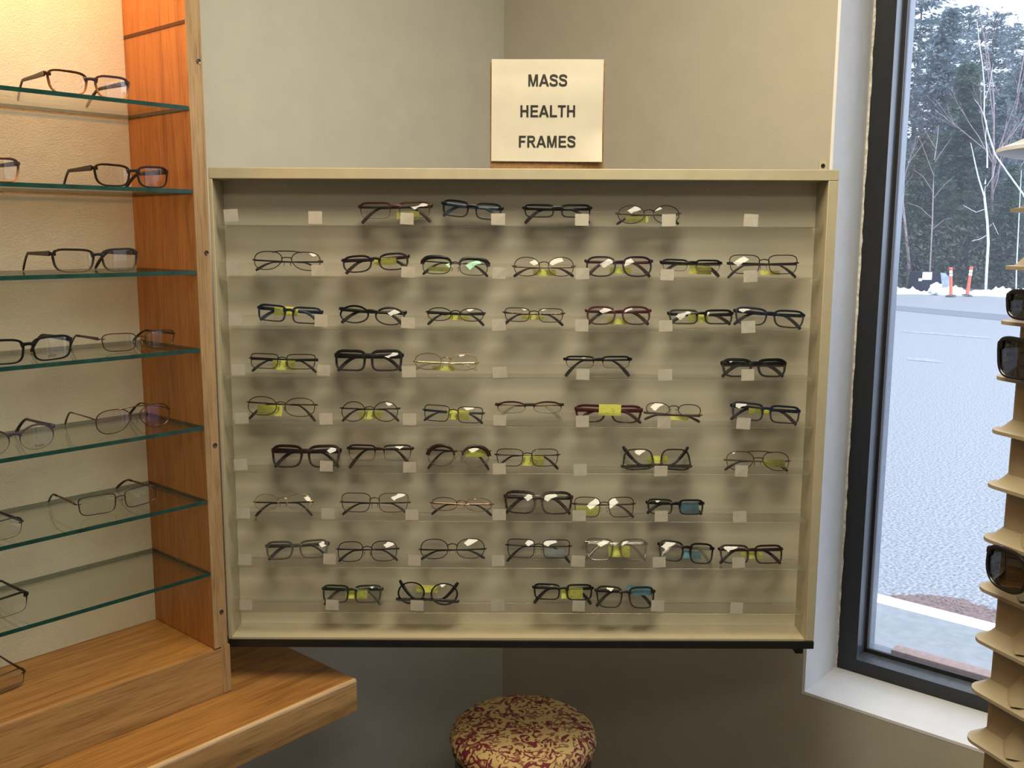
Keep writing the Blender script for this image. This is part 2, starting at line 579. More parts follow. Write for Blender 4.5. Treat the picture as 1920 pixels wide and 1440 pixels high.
for (a, bb) in (((0, 163), (355, 203)), ((0, 347), (363, 357)), ((0, 522), (370, 511)), ((0, 692), (378, 658)), ((0, 866), (385, 802)), ((0, 1031), (390, 941)), ((0, 1192), (396, 1077))):
    za = onplane(*a, P0, V).z
    zb = onplane(*bb, P0, V).z
    z = (za + zb) / 2
    SHZ.append(z + .0035)
    g = MB()
    x0, x1, y0, y1, z0, z1 = LEFT + PT + .001, -PT - .001, .002, BD - .003, z - .0035, z + .0035
    vs = [(x, y, zz) for zz in (z0, z1) for y in (y0, y1) for x in (x0, x1)]
    g.add(vs, [(0, 2, 3, 1), (4, 5, 7, 6)], 0)
    g.add(vs, [(0, 1, 5, 4), (1, 3, 7, 5), (0, 4, 6, 2)], 1)
    g.add(vs, [(2, 6, 7, 3)], 2)
    g.build('glass_shelf', [M_SHELF, M_SHELFE, M_SHELFB], cab, smooth=False)

# desk
A = atZ(669, 1273, ZD)
DS = (A - P0).dot(U)
DT = (A - P0).dot(V)
ZF = onplane(671, 1333, A, V).z
desk = cab_root('desk', 'long oak desk top with a thick light edge, carrying the oak cabinet', 'desk')
MB().box(LEFT - .3, DS - .004, DT + .006, WALLV - .002, ZD - .028, ZD).build('worktop', M_OAKH, desk, bevel=.002)
MB().box(LEFT - .3, DS, DT, DT + .0055, ZF, ZD - .006, c=.0015).build('edge_band', M_OAKF, desk)
ns = MB()
ns.sweep([(LEFT - .3, DT + .0055, ZD - .0055), (DS - .001, DT + .0055, ZD - .0055)], (.0115, .0112), K=12, n=2.6)
ns.build('nosing', M_NOSE, desk)
MB().box(DS - .0035, DS, DT + .006, WALLV - .002, ZF, ZD - .001, c=.001).build('edge_band', M_OAKF, desk)
MB().box(-.85, -.82, DT + .06, WALLV - .002, .0, ZD - .0285).build('support_panel', M_OAKV, desk)

# ------------------------------------------------------------------ the shadow-box display case across the corner
D = 1.80
TL, TRr, BLl, BRr = atY(390, 310, D), atY(1577, 322, D), atY(428, 1197, D), atY(1523, 1203, D)
X0, X1 = (TL.x + BLl.x) / 2, (TRr.x + BRr.x) / 2
ZT, ZB = (TL.z + TRr.z) / 2, (BLl.z + BRr.z) / 2
FRM = .0185
CD = .072
YB = D + CD
ccx = (X0 + X1) / 2
CO = Vector((ccx, D + CD / 2, ZB - .016))
case = empty('display_case', CO, label='wide cream shadow box display case of eyeglasses mounted across the corner', cat='display case')


def cpart(b, name, mat, parent=case, **k):
    return b.build(name, mat, parent, off=CO, **k)


cpart(MB().box(X0, X1, D, YB, ZT - .020, ZT), 'top_board', M_CASE, bevel=.0012)
cpart(MB().box(X0, X0 + .0065, D, YB, ZB, ZT - .0203), 'side_board', M_CASE, bevel=.001)
cpart(MB().box(X1 - FRM, X1, D, YB, ZB, ZT - .0203), 'side_board', M_CASE, bevel=.001)
cpart(MB().box(X0 + .0068, X1 - FRM - .0003, D, YB, ZB, ZB + .004), 'bottom_board', M_CASE)
cpart(MB().box(X0 + .0068, X1 - FRM - .0003, YB - .006, YB, ZB + .0043, ZT - .0203), 'back_panel', M_BACK)
cpart(MB().box(X0, X1, D - .002, YB, ZB - .016, ZB - .0003), 'base_trim', M_BLACKTRIM, bevel=.001)
p = atY(1496, 1232, D + .05)
cpart(MB().box(p.x - .009, p.x + .007, D + .04, D + .066, ZB - .045, ZB - .0165, c=.002), 'support_bracket', M_BLACKTRIM)
p = atY(1543, 310, D + .03)
mt_ = cpart(MB().box(p.x - .0065, p.x + .0065, D + .03, D + .036, ZT + .0003, ZT + .018), 'mounting_tab', M_CASE)
sc = MB()
sc.lathe([(.0, -.001), (.0035, -.001), (.004, 0), (.0035, .001)], 16)
scv = [Vector((q.x, q.z, q.y)) for q in sc.v]
sc.v = [Vector((p.x, D + .0292, ZT + .009)) + q for q in scv]
cpart(sc, 'screw', M_BLACKTRIM, mt_)
for (sx, sy) in ((535, 349), (1328, 355)):
    p = atY(sx, sy, YB - .006)
    sc = MB()
    vs = [(p.x + .0022 * cos(a * pi / 6), YB - .0072, p.z + .0022 * sin(a * pi / 6)) for a in range(12)] + [(p.x + .0026 * cos(a * pi / 6), YB - .0061, p.z + .0026 * sin(a * pi / 6)) for a in range(12)]
    sc.add(vs, [tuple(range(12))] + [(a, 12 + a, 12 + (a + 1) % 12, (a + 1) % 12) for a in range(12)])
    cpart(sc, 'screw', M_SCREWW)

LIPY = D + .010
trays_px = [(423, 429), (518, 528), (615, 626), (706, 716), (796, 806), (883, 894), (974, 983), (1062, 1070), (1147, 1154)]
STK = [
    [(433, 404), (591, 408), (763, 410), (934, 411), (1091, 412), (1254, 413), (1408, 413)],
    [(437, 503), (596, 507), (765, 510), (936, 512), (1092, 513), (1251, 515), (1407, 518)],
    [(441, 598), (602, 601), (765, 605), (935, 609), (1091, 610), (1248, 611), (1403, 613)],
    [(447, 693), (607, 694), (767, 697), (937, 698), (1093, 702), (1247, 703), (1402, 703)],
    [(453, 784), (611, 785), (768, 786), (937, 788), (1092, 790), (1245, 793), (1394, 794)],
    [(451, 871), (612, 874), (768, 876), (936, 879), (1088, 881), (1239, 883), (1390, 883)],
    [(456, 962), (615, 963), (772, 965), (936, 965), (1086, 967), (1240, 968), (1387, 969)],
    [(459, 1049), (618, 1048), (777, 1050), (934, 1051), (1084, 1052), (1236, 1054), (1385, 1055)],
    [(461, 1134), (623, 1134), (782, 1135), (933, 1135), (1085, 1136), (1233, 1136), (1381, 1140)]]
TX0, TX1 = X0 + .011, X1 - FRM - .006
TRAY = []
for r in range(9):
    zl = atY(430, trays_px[r][0], LIPY).z
    zr = atY(1530, trays_px[r][1], LIPY).z
    z = (zl + zr) / 2
    TRAY.append(z + .003)
    t = cpart(MB().box(TX0, TX1, LIPY + .0022, YB - .0063, z, z + .0026, c=.0004), 'tray', M_TRAY)
    cpart(MB().box(TX0, TX1, LIPY, LIPY + .002, z, z + .0285, c=.0004), 'lip', M_LIP, t)
    for (sx, sy) in STK[r]:
        pc = atY(sx, sy, LIPY - .0006)
        a = random.uniform(-.06, .06)
        w, h = .0128 + random.uniform(-.0006, .0006), .0108 + random.uniform(-.0006, .0008)
        q = []
        for (i, k) in ((-1, -1), (1, -1), (1, 1), (-1, 1)):
            q.append((pc.x + i * w * cos(a) - k * h * sin(a), LIPY - .0006 - (.0012 if (i, k) == (1, 1) and random.random() < .3 else 0), pc.z + i * w * sin(a) + k * h * cos(a)))
        cpart(MB().quad(*q), 'price_sticker', M_STICKER, t, smooth=False)


# ------------------------------------------------------------------ text helper
def text_mesh(body, bold=0., shear=0.):
    cu = bpy.data.curves.new('lettering', 'FONT')
    cu.body = body
    cu.size = 1
    cu.offset = bold
    cu.shear = shear
    cu.fill_mode = 'FRONT' if hasattr(cu, 'fill_mode') else cu.fill_mode
    cu.resolution_u = 4
    ob = bpy.data.objects.new('lettering', cu)
    COL.objects.link(ob)
    dg = bpy.context.evaluated_depsgraph_get()
    me = bpy.data.meshes.new_from_object(ob.evaluated_get(dg))
    vs = [q.co.copy() for q in me.vertices]
    fs = [tuple(f.vertices) for f in me.polygons]
    bpy.data.objects.remove(ob)
    bpy.data.curves.remove(cu)
    bpy.data.meshes.remove(me)
    xs = [q.x for q in vs]
    ys = [q.y for q in vs]
    x0, x1, y0, y1 = min(xs), max(xs), min(ys), max(ys)
    return [((q.x - x0) / (x1 - x0) - .5, (q.y - y0) / (y1 - y0) - .5) for q in vs], fs


def catmull(pts, k=5):
    out = []
    P = [pts[0]] + list(pts) + [pts[-1]]
    for i in range(1, len(P) - 2):
        for j in range(k):
            t = j / k
            out.append(tuple(.5 * (2 * P[i][a] + (P[i + 1][a] - P[i - 1][a]) * t + (2 * P[i - 1][a] - 5 * P[i][a] + 4 * P[i + 1][a] - P[i + 2][a]) * t * t + (3 * P[i][a] - P[i - 1][a] - 3 * P[i + 1][a] + P[i + 2][a]) * t ** 3) for a in (0, 1)))
    out.append(tuple(pts[-1]))
    return out


def stroke(pts, w):
    q = catmull(pts)
    vs, fs = [], []
    for i, p in enumerate(q):
        a, b_ = q[max(i - 1, 0)], q[min(i + 1, len(q) - 1)]
        tx, ty = b_[0] - a[0], b_[1] - a[1]
        l_ = math.hypot(tx, ty)
        vs += [(p[0] - ty / l_ * w / 2, p[1] + tx / l_ * w / 2), (p[0] + ty / l_ * w / 2, p[1] - tx / l_ * w / 2)]
    return [[vs[2 * i], vs[2 * i + 1], vs[2 * i + 3], vs[2 * i + 2]] for i in range(len(q) - 1)]


def rb_(x0, x1, y0, y1):
    return [(x0, y0), (x1, y0), (x1, y1), (x0, y1)]


GLYPH = {
    'H': (1.008, [rb_(.10, .305, 0, 1), rb_(.70, .905, 0, 1), rb_(.305, .70, .42, .60)]),
    'E': (.931, [rb_(.10, .305, 0, 1), rb_(.305, .87, 0, .17), rb_(.305, .82, .42, .59), rb_(.305, .85, .83, 1)]),
    'L': (.853, [rb_(.10, .305, 0, 1), rb_(.305, .82, 0, .17)]),
    'F': (.853, [rb_(.10, .305, 0, 1), rb_(.305, .73, .42, .59), rb_(.305, .80, .83, 1)]),
    'T': (.853, [rb_(.03, .825, .83, 1), rb_(.325, .53, 0, .83)]),
    'M': (1.163, [rb_(.10, .285, 0, 1), rb_(.88, 1.065, 0, 1), [(.10, 1), (.375, 1), (.65, 0), (.495, 0)], [(1.065, 1), (.79, 1), (.515, 0), (.67, 0)]]),
    'A': (1.008, [[(0, 0), (.225, 0), (.615, 1), (.39, 1)], [(.783, 0), (1.008, 0), (.618, 1), (.393, 1)], rb_(.25, .76, .22, .38)]),
    'S': (.931, stroke([(.79, .70), (.73, .85), (.46, .912), (.21, .85), (.165, .73), (.24, .61), (.46, .535), (.70, .455), (.785, .29), (.72, .145), (.46, .088), (.20, .145), (.125, .31)], .19)),
    'R': (1.008, [rb_(.10, .305, 0, 1), [(.42, .50), (.64, .48), (.98, 0), (.73, 0)]] + stroke([(.2, .915), (.56, .915), (.74, .87), (.80, .72), (.74, .57), (.56, .52), (.2, .52)], .17)),
}


def glyph_text(body):
    vs, fs, x = [], [], 0
    for ch_ in body:
        adv, polys = GLYPH[ch_]
        for pl_ in polys:
            o = len(vs)
            vs += [(x + a, bq) for a, bq in pl_]
            fs.append(tuple(range(o, o + len(pl_))))
        x += adv
    xs = [v_[0] for v_ in vs]
    x0, x1 = min(xs), max(xs)
    return [((a - x0) / (x1 - x0) - .5, bq - .5) for a, bq in vs], fs


# ------------------------------------------------------------------ paper sign and its board on top of the case
SY = D + .012
bl, br = atY(919, 318, SY), atY(1130, 318, SY)
tp = atY(1132, 116, SY)
board = MB().box(bl.x, br.x + .001, SY, SY + .012, ZT + .0005, tp.z)
bo = board.build('sign_board', M_BOARD, off=((bl.x + br.x) / 2, SY + .006, ZT + .0005), bevel=.0008)
bo.location = ((bl.x + br.x) / 2, SY + .006, ZT + .0005)
tag(bo, 'brown hardboard backing board standing on the case behind the paper sign', 'board')
PY = SY - .004
cs = [atY(921, 302, PY), atY(1128, 304, PY), atY(1132, 112, PY), atY(922, 111, PY)]
pc = sum(cs, Vector()) / 4
sg = empty('paper_sign', (pc.x, PY, min(q.z for q in cs)), label='white paper sign with three printed lines above the display case', cat='sign')
SO = sg.location.copy()


def paper_y(a, bq):
    return PY + .0012 * sin(a * 5.0 + 1) * (.3 + bq) + .0014 * sin(bq * 6) - (.006 * max(0, a - .72) * max(0, .3 - bq) / .08) - .0022 * max(0, bq - .85) / .15


def paper_pt(a, bq, dy=0.):
    e = (cs[0] * (1 - a) + cs[1] * a) * (1 - bq) + (cs[3] * (1 - a) + cs[2] * a) * bq
    return Vector((e.x, paper_y(a, bq) + dy, e.z))


n = 26
vs = [paper_pt(i / n, j / n) for j in range(n + 1) for i in range(n + 1)]
fs = [(j * (n + 1) + i, j * (n + 1) + i + 1, (j + 1) * (n + 1) + i + 1, (j + 1) * (n + 1) + i) for j in range(n) for i in range(n)]
MB().add(vs, fs).build('sheet', M_PAPER, sg, off=SO, angle=180)
PW, PH = (cs[1] - cs[0]).length, (cs[3] - cs[0]).length
for (body, cx, cy, wpx, hpx) in (('MASS', 1027, 151, 70, 21), ('HEALTH', 1027, 208.5, 99, 21), ('FRAMES', 1026, 265.5, 103, 21)):
    vs2, fs2 = glyph_text(body)
    ctr = atY(cx, cy, PY)
    tw, thh = wpx / 1000 * 1.005 * D / 1.80, hpx / 1000 * D / 1.80
    tw *= 1.0
    out_v = []
    for (x, y) in vs2:
        px, pz = ctr.x + x * tw, ctr.z + y * thh
        a = (px - cs[0].x) / (cs[1].x - cs[0].x)
        bq = (pz - cs[0].z) / (cs[3].z - cs[0].z)
        out_v.append((px, paper_y(a, bq) - .0006, pz))
    MB().add(out_v, fs2).build('lettering', M_INK, sg, off=SO, smooth=False)


# ------------------------------------------------------------------ eyeglasses
def outline(shape, w, h, n=44):
    """right-hand lens outline (outer side +x), counter-clockwise, centred"""
    pts = []
    ex = {'rect': 5.2, 'soft': 3.8, 'round': 2.05, 'oval': 2.35, 'aviator': 2.6, 'cat': 2.7, 'wayf': 3.9, 'square': 3.0}[shape]
    for i in range(n):
        t = 2 * pi * (i + .5) / n
        c, s = cos(t), sin(t)
        x = math.copysign(abs(c) ** (2 / ex), c)
        z = math.copysign(abs(s) ** (2 / ex), s)
        if shape == 'rect':
            x *= 1 + .05 * z
            if z < 0:
                x *= 1 - .07 * abs(z) ** 3
            z += .05 * x
        elif shape == 'soft':
            x *= 1 + .085 * z
            z += .05 * x
        elif shape == 'oval':
            z += .05 * x * (z > 0)
        elif shape == 'aviator':
            if z < 0:
                x = x * (1 + .20 * z) + (-z) * .12
            z += .07 * x * (z < 0) * -1
        elif shape == 'cat':
            z += .14 * max(0, x) ** 2 * (1 if z > -.3 else .3)
            x *= 1 + .05 * z
            if z < 0:
                x += .03
        elif shape == 'wayf':
            x *= 1 + .10 * z
            z += .06 * x * (z > 0)
            if z < 0:
                x *= 1 - .06 * abs(z) ** 2
        elif shape == 'square':
            x *= 1 + .02 * z
        pts.append((x, z))
    xs = [q[0] for q in pts]
    zs = [q[1] for q in pts]
    mx, Mx, mz, Mz = min(xs), max(xs), min(zs), max(zs)
    return [((x - mx) / (Mx - mx) * w - w / 2, (z - mz) / (Mz - mz) * h - h / 2) for x, z in pts]


WRAP = 1.3
STY = {  # style: top, bottom, side rim thickness, depth
    'full': (.0034, .0021, .0030, .0042), 'thick': (.0052, .0028, .0042, .0048), 'metal': (.0014, .0014, .0014, .0020),
    'half': (.0030, .0003, .0016, .0034), 'halfmetal': (.0016, .0003, .0012, .0020), 'brow': (.0013, .0013, .0013, .0019),
    'double': (.0014, .0014, .0014, .0020), 'rimless': (.0008, .0005, .0007, .0012)}


def make_glasses(label, group, loc, rot, W, H, lift, shape, style, mf, mt, mtip=None, lens=None, tags=(), pose='folded', flip=None,
                 th=None, bridge=None, cat='eyeglasses', name='eyeglasses', text=None, brow=None, hz=None, tmat2=None, bandmat=None):
    lens = lens or M_LENS
    root = empty(name, loc, rot, label, cat, group)
    top, bot, side, dep = STY[style]
    plastic = style in ('full', 'thick', 'half')
    Htot = H
    browt = .0045 if style == 'brow' else 0.
    lh = H - max(top, browt) - bot
    br = bridge or (.017 if plastic else .018)
    ep = .0055 if plastic else .0060
    lw = (W - 2 * ep - br) / 2
    cx = br / 2 + lw / 2
    cz = lift + bot + lh / 2
    hw = W / 2
    hzz = cz + lh * (.35 if plastic or style == 'brow' else .20) if hz is None else cz + lh * hz

    def cur(x):
        return WRAP * x * x

    def xf(p):
        if flip == 'upside':
            return Vector((-p.x, p.y, lift + Htot - p.z))
        if flip == 'back':
            return Vector((-p.x, .024 - p.y, p.z))
        return p

    base = outline(shape, lw, lh)
    n = len(base)
    fr = MB()
    rings = {}
    for sg_ in (1, -1):
        pts = base if sg_ > 0 else [(-x, z) for x, z in reversed(base)]
        nor = []
        for i in range(n):
            a, c = pts[i - 1], pts[(i + 1) % n]
            tx, tz = c[0] - a[0], c[1] - a[1]
            l_ = math.hypot(tx, tz)
            nor.append((tz / l_, -tx / l_))
        rings[sg_] = (pts, nor)
        K = 8
        vs, fs = [], []
        for i in range(n):
            nx, nz = nor[i]
            up = max(0, nz)
            dn = max(0, -nz)
            sd = abs(nx)
            sm = up + dn + sd
            t = (top * up + bot * dn + side * sd) / sm
            d = dep
            if style in ('half', 'halfmetal'):
                zz = pts[i][1] / lh
                k = max(0, min(1, (zz + .12) / .3))
                t = .0003 + (t - .0003) * k if t > .0003 else t
                d = .0007 + (dep - .0007) * k
            for k in range(K):
                an = 2 * pi * (k + .5) / K
                a, bq = cos(an), sin(an)
                e = 2 / (3.4 if plastic else 2)
                a = math.copysign(abs(a) ** e, a)
                bq = math.copysign(abs(bq) ** e, bq)
                r_ = -.0005 + (t + .0005) * (a + 1) / 2
                x = sg_ * cx + pts[i][0] + nx * r_
                z = cz + pts[i][1] + nz * r_
                vs.append((x, cur(x) + bq * d / 2, z))
        for i in range(n):
            i2 = (i + 1) % n
            for k in range(K):
                k2 = (k + 1) % K
                fs.append((i * K + k, i * K + k2, i2 * K + k2, i2 * K + k))
        fr.add(vs, fs)
    # bridge
    zb = cz + lh * (.24 if plastic else .16)
    if style in ('full', 'thick', 'half'):
        hh = .0052 if style != 'thick' else .0085
        o = br / 2 + .0025
        fr.sweep([(-o, cur(o), zb), (-o * .5, cur(o * .5) - .0004, zb + .0016), (0, -.0006, zb + .0021), (o * .5, cur(o * .5) - .0004, zb + .0016), (o, cur(o), zb)],
                 [(dep, hh * 1.7), (dep, hh * 1.12), (dep, hh), (dep, hh * 1.12), (dep, hh * 1.7)], K=10)
    else:
        o = br / 2 + .0012
        ar = .0035 if style != 'double' else .0005
        fr.sweep([(-o, cur(o), zb - .002), (-o * .7, -.0012, zb + ar * .6), (0, -.0022, zb + ar), (o * .7, -.0012, zb + ar * .6), (o, cur(o), zb - .002)], (.0021, .0021), K=8, n=2)
        if style == 'double':
            o2 = cx * .78
            fr.sweep([(-o2, cur(o2) - .0008, cz + lh * .475), (-o2 * .5, -.0012, cz + lh * .535), (0, -.0018, cz + lh * .545), (o2 * .5, -.0012, cz + lh * .535), (o2, cur(o2) - .0008, cz + lh * .475)], (.0018, .0022), K=8, n=2)
    # end pieces
    for sg_ in (1, -1):
        xo = cx + lw / 2 - .002
        eh = .0062 if plastic else .0022
        if style == 'thick':
            eh = .0085
        fr.sweep([(sg_ * (xo - .002), cur(xo), hzz - .0004), (sg_ * (hw - .003), cur(hw - .003) + .0002, hzz), (sg_ * (hw - .0012), cur(hw) + .0025, hzz), (sg_ * (hw - .0018), cur(hw) + .0068, hzz)],
                 [(dep * .85, eh * 1.1), (dep, eh), (dep * .9, eh * .9), (.0028 if plastic else .002, eh * .8)], K=8)
    fr.build('frame_front', mf, root, xf=xf)
    # brow bars
    if style == 'brow':
        for sg_ in (1, -1):
            pts, nor = rings[sg_]
            idx = [i for i in range(n) if pts[i][1] > lh * .02]
            idx.sort(key=lambda i: pts[i][0] * 1.0)
            path, sz = [], []
            for q, i in enumerate(idx):
                x = sg_ * cx + pts[i][0] + nor[i][0] * .0014
                z = cz + pts[i][1] + nor[i][1] * .0016
                f = q / (len(idx) - 1)
                if sg_ < 0:
                    f = 1 - f
                path.append((x, cur(x) - .0006, z))
                sz.append((.0042, .0034 + .0048 * min(1, f * 1.6)))
            bb = MB()
            bb.sweep(path, [(s_[0], s_[1]) for s_ in sz], up=(0, 0, 1), K=8)
            bb.build('brow_bar', brow or mf, root, xf=xf)
    # lenses
    for sg_ in (1, -1):
        pts = rings[sg_][0]
        rr = [1, .82, .6, .35]
        Rb = .28
        e0 = sum((x * x + z * z) for x, z in pts) / n / (2 * Rb)
        vs, fs = [], []
        for q in rr:
            for (x, z) in pts:
                X = sg_ * cx + x * q
                vs.append((X, cur(X) + (x * x + z * z) * q * q / (2 * Rb) - e0 * .9, cz + z * q))
        X = sg_ * cx
        vs.append((X, cur(X) - e0 * .9, cz))
        for q in range(len(rr) - 1):
            for i in range(n):
                i2 = (i + 1) % n
                fs.append((q * n + i, q * n + i2, (q + 1) * n + i2, (q + 1) * n + i))
        c_ = len(vs) - 1
        for i in range(n):
            fs.append(((len(rr) - 1) * n + i, (len(rr) - 1) * n + (i + 1) % n, c_))
        lo = MB().add(vs, fs).build('lens', lens, root, xf=xf, angle=180)
        if text and sg_ == 1:
            vs2, fs2 = text_mesh(text[0], shear=text[2])
            tw, thh = text[1]
            ox, oz = cx + text[3], cz + text[4]
            q = []
            for (x, y) in vs2:
                X, Z = ox + x * tw, oz + y * thh
                dx, dz = X - cx, Z - cz
                q.append((X, cur(X) + (dx * dx + dz * dz) / (2 * Rb) - e0 * .9 - .0004, Z))
            MB().add(q, fs2).build('lens_lettering', M_INK, lo, xf=xf, smooth=False)
    # nose pads for metal frames
    if not plastic:
        for sg_ in (1, -1):
            nb = MB()
            px, pz = sg_ * (br / 2 - .0032), cz - lh * .12
            nb.sweep([(sg_ * (br / 2), .0016, pz + .004), (sg_ * (br / 2 - .002), .006, pz + .003), (px, .0055, pz)], (.0009, .0009), K=6, n=2)
            nb.build('pad_arm', mf, root, xf=xf)
            pb = MB()
            pp = []
            ss = []
            for q in range(5):
                f = q / 4
                pp.append((px + sg_ * (f - .5) * .0018, .0055 + .001 * sin(pi * f), pz + .0055 - .011 * f))
                w_ = max(.25, sin(pi * (.08 + .84 * f)))
                ss.append((.0018 * w_ + .0006, .0052 * w_))
            pb.sweep(pp, ss, up=(0, 1, 0), K=8, n=2)
            pb.build('nose_pad', M_PAD, root, xf=xf)
    # temples
    t0 = th or (.0074 if plastic else .0034)
    tw = .0030 if plastic else .0016
    if style in ('thick',) and th is None:
        t0 = .0100
    for sg_ in (1, -1):
        yh = cur(hw) + .0066
        if pose == 'folded':
            yo = yh + (.0022 if sg_ < 0 else .0062)
            xs = sg_ * (hw - .0028)
            xb, xe = -sg_ * hw * .40, -sg_ * (hw * .93)
            ze = .0032
            zt = hzz
            path, sz, tp_, ts_ = [], [], [], []
            for q in range(9):
                f = q / 8
                path.append((xs + (xb - xs) * f, yo - .0022 * sin(pi * f) * 0, zt - .0022 * f))
                sz.append((tw, t0 + (t0 * .62 - t0) * f))
            for q in range(1, 9):
                f = q / 8
                x = xb + (xe - xb) * f
                z = zt - .0022 + (ze - zt + .0022) * (f ** 1.55 if f < 1 else 1)
                tp_.append((x, yo + .0012 * f, z))
                ts_.append((max(tw, .0028), (t0 * .62 if plastic else .0022) + ((.0072 if plastic else .0058) - (t0 * .62 if plastic else .0022)) * min(1, f * 1.25)))
            ts_[-1] = (ts_[-1][0] * .8, ts_[-1][1] * .72)
        else:
            path, sz, tp_, ts_ = [], [], [], []
            xs = sg_ * (hw - .0026)
            for q in range(9):
                f = q / 8
                path.append((xs - sg_ * .004 * sin(pi * f * .5), yh + .092 * f, hzz - .001 * f))
                sz.append((tw, t0 + (t0 * .6 - t0) * f))
            for q in range(1, 9):
                f = q / 8
                tp_.append((xs - sg_ * (.004 + .006 * f), yh + .092 + .040 * f, hzz - .001 + (.0028 - hzz) * (f ** 1.45)))
                ts_.append((max(tw, .0026), (t0 * .6 if plastic else .0024) + ((.0066 if plastic else .0054) - (t0 * .6 if plastic else .0024)) * min(1, f * 1.25)))
            ts_[-1] = (ts_[-1][0] * .8, ts_[-1][1] * .72)
        tb = MB()
        if mtip is None:
            tb.sweep(path + tp_, sz + ts_, K=8)
            to = tb.build('temple', mt, root, xf=xf)
        else:
            tb.sweep(path, sz, K=8)
            to = tb.build('temple', mt, root, xf=xf)
            MB().sweep([path[-2]] + [path[-1]] + tp_, [(max(tw, .0028), sz[-1][1] * 1.15 + .0004)] * 2 + ts_, K=8).build('temple_tip', mtip, to, xf=xf)
        if bandmat is not None:
            k0, k1 = 2, 3
            MB().sweep([path[0], path[1], path[2]], [(tw + .0008, t0 * 1.25)] * 3, K=8).build('temple_sleeve', bandmat, to, xf=xf)
    for (tm, tx, tz, tw_, th_, tyy) in tags:
        g = MB()
        cols = 6
        vs = []
        for j in (0, 1):
            for i in range(cols + 1):
                f = i / cols - .5
                vs.append((tx + f * tw_, tyy + .0012 * sin(f * 5), tz + (j - .5) * th_))
        g.add(vs, [(i, i + 1, cols + 2 + i, cols + 1 + i) for i in range(cols)])
        g.build('price_tag', tm, root, smooth=False)
    return root


GLARE = Vector((.32, -.75, CEIL - .03))
ORD = ['first', 'second', 'third', 'fourth', 'fifth', 'sixth', 'seventh']
ROWN = ['top tray', 'second tray', 'third tray', 'fourth tray', 'fifth tray', 'sixth tray', 'seventh tray', 'eighth tray', 'bottom tray']
GY = D + .0165


def case_glasses(r, i, look, x0, x1, ytop, ylens, ytip, roll, shape, style, mf, mt, mtip=None, lift=None, tags=(), tilt=None, flip=None, **kw):
    if tilt is None:
        q = atY((x0 + x1) / 2, (ytop + ylens) / 2, GY)
        hv = (EYE - q).normalized() + (GLARE - q).normalized()
        tilt = math.degrees(math.atan2(hv.z, math.hypot(hv.x, hv.y))) - 2.5 + random.uniform(-2.5, 2.0)
        tilt = max(6, min(23, tilt))
    cxp = (x0 + x1) / 2
    a, bq = atY(x0, (ytop + ylens) / 2, GY), atY(x1, (ytop + ylens) / 2, GY)
    W = bq.x - a.x
    zt, zl, zb = atY(cxp, ytop, GY).z, atY(cxp, ylens, GY).z, atY(cxp, ytip, GY).z
    corr = abs(math.tan(R(roll))) * W * .5
    H = (zt - zl) / cos(R(tilt)) - corr * .9
    lf = max(.0006, zl - zb - corr * .2) if lift is None else lift * .001
    base = zb
    base = max(base, TRAY[r] + .0004 + W * .5 * abs(math.sin(R(roll))) * .85)
    base = min(base, TRAY[r] + .012)
    ctr = Vector(((a.x + bq.x) / 2, GY, base))
    tg = []
    for (tm, tx0, tx1, ty0, ty1, yy) in tags:
        q0, q1 = atY(tx0, ty1, GY), atY(tx1, ty0, GY)
        tg.append((tm, (q0.x + q1.x) / 2 - ctr.x, (q0.z + q1.z) / 2 - base, q1.x - q0.x, q1.z - q0.z, yy))
    lab = '%s, %s from the oak on the %s' % (look, ORD[i], ROWN[r])
    return make_glasses(lab, 'eyeglasses on the ' + ROWN[r], ctr, (R(-tilt), R(roll), 0), W, H, lf, shape, style, mf, mt, mtip, tags=tg, flip=flip, **kw)


def Y(x0, x1, y0, y1, yy=.0085):
    return (M_TAGY, x0, x1, y0, y1, yy)


def B(x0, x1, y0, y1, yy=.0085):
    return (M_TAGB, x0, x1, y0, y1, yy)


G = case_glasses
# row 1
G(0, 0, 'red-brown half rim eyeglasses', 670, 811, 376, 409, 418, -1, 'rect', 'half', M_REDM, M_BRN, tags=[Y(743, 785, 395, 409)], th=.005)
G(0, 1, 'black rectangular eyeglasses with blue arms', 825, 942, 374, 411, 411, 5, 'soft', 'full', M_BLK, M_BLUE, lift=1.5, lens=M_LENS)
G(0, 2, 'black thick topped eyeglasses', 980, 1111, 382, 408, 420, 0, 'rect', 'full', M_BLK, M_BLK)
G(0, 3, 'thin round dark wire eyeglasses', 1154, 1280, 384, 420, 421, 0, 'round', 'metal', M_GUN, M_GUN, M_BLK, lift=1, tags=[Y(1174, 1217, 404, 415)], hz=.1)
# row 2
G(1, 0, 'thin aviator eyeglasses with double bridge', 469, 604, 470, 507, 509, 1, 'aviator', 'double', M_GUN, M_GUN, M_BRN, lift=2, hz=.05)
G(1, 1, 'dark plum cat-eye eyeglasses', 640, 769, 471, 508, 511, -4, 'cat', 'full', M_PLUM, M_PLUM, tags=[Y(701, 743, 484, 497)])
G(1, 2, 'black browline eyeglasses with green lens glare', 786, 919, 480, 517, 518, 2, 'square', 'brow', M_GUN, M_GUN, M_BLK, lens=M_LENSG, brow=M_BLK, lift=1.5, tags=[Y(802, 842, 500, 508)])
G(1, 3, 'thin oval bronze wire eyeglasses', 959, 1081, 482, 519, 521, 0, 'oval', 'metal', M_BRONZE, M_BRONZE, M_BLK, lift=1, tags=[Y(1000, 1043, 504, 516)], hz=.05)
G(1, 4, 'black cat-eye eyeglasses with wine arms', 1097, 1226, 480, 519, 520, 0, 'cat', 'full', M_PLUM, M_WINE, lift=1, tags=[Y(1144, 1186, 500, 511)])
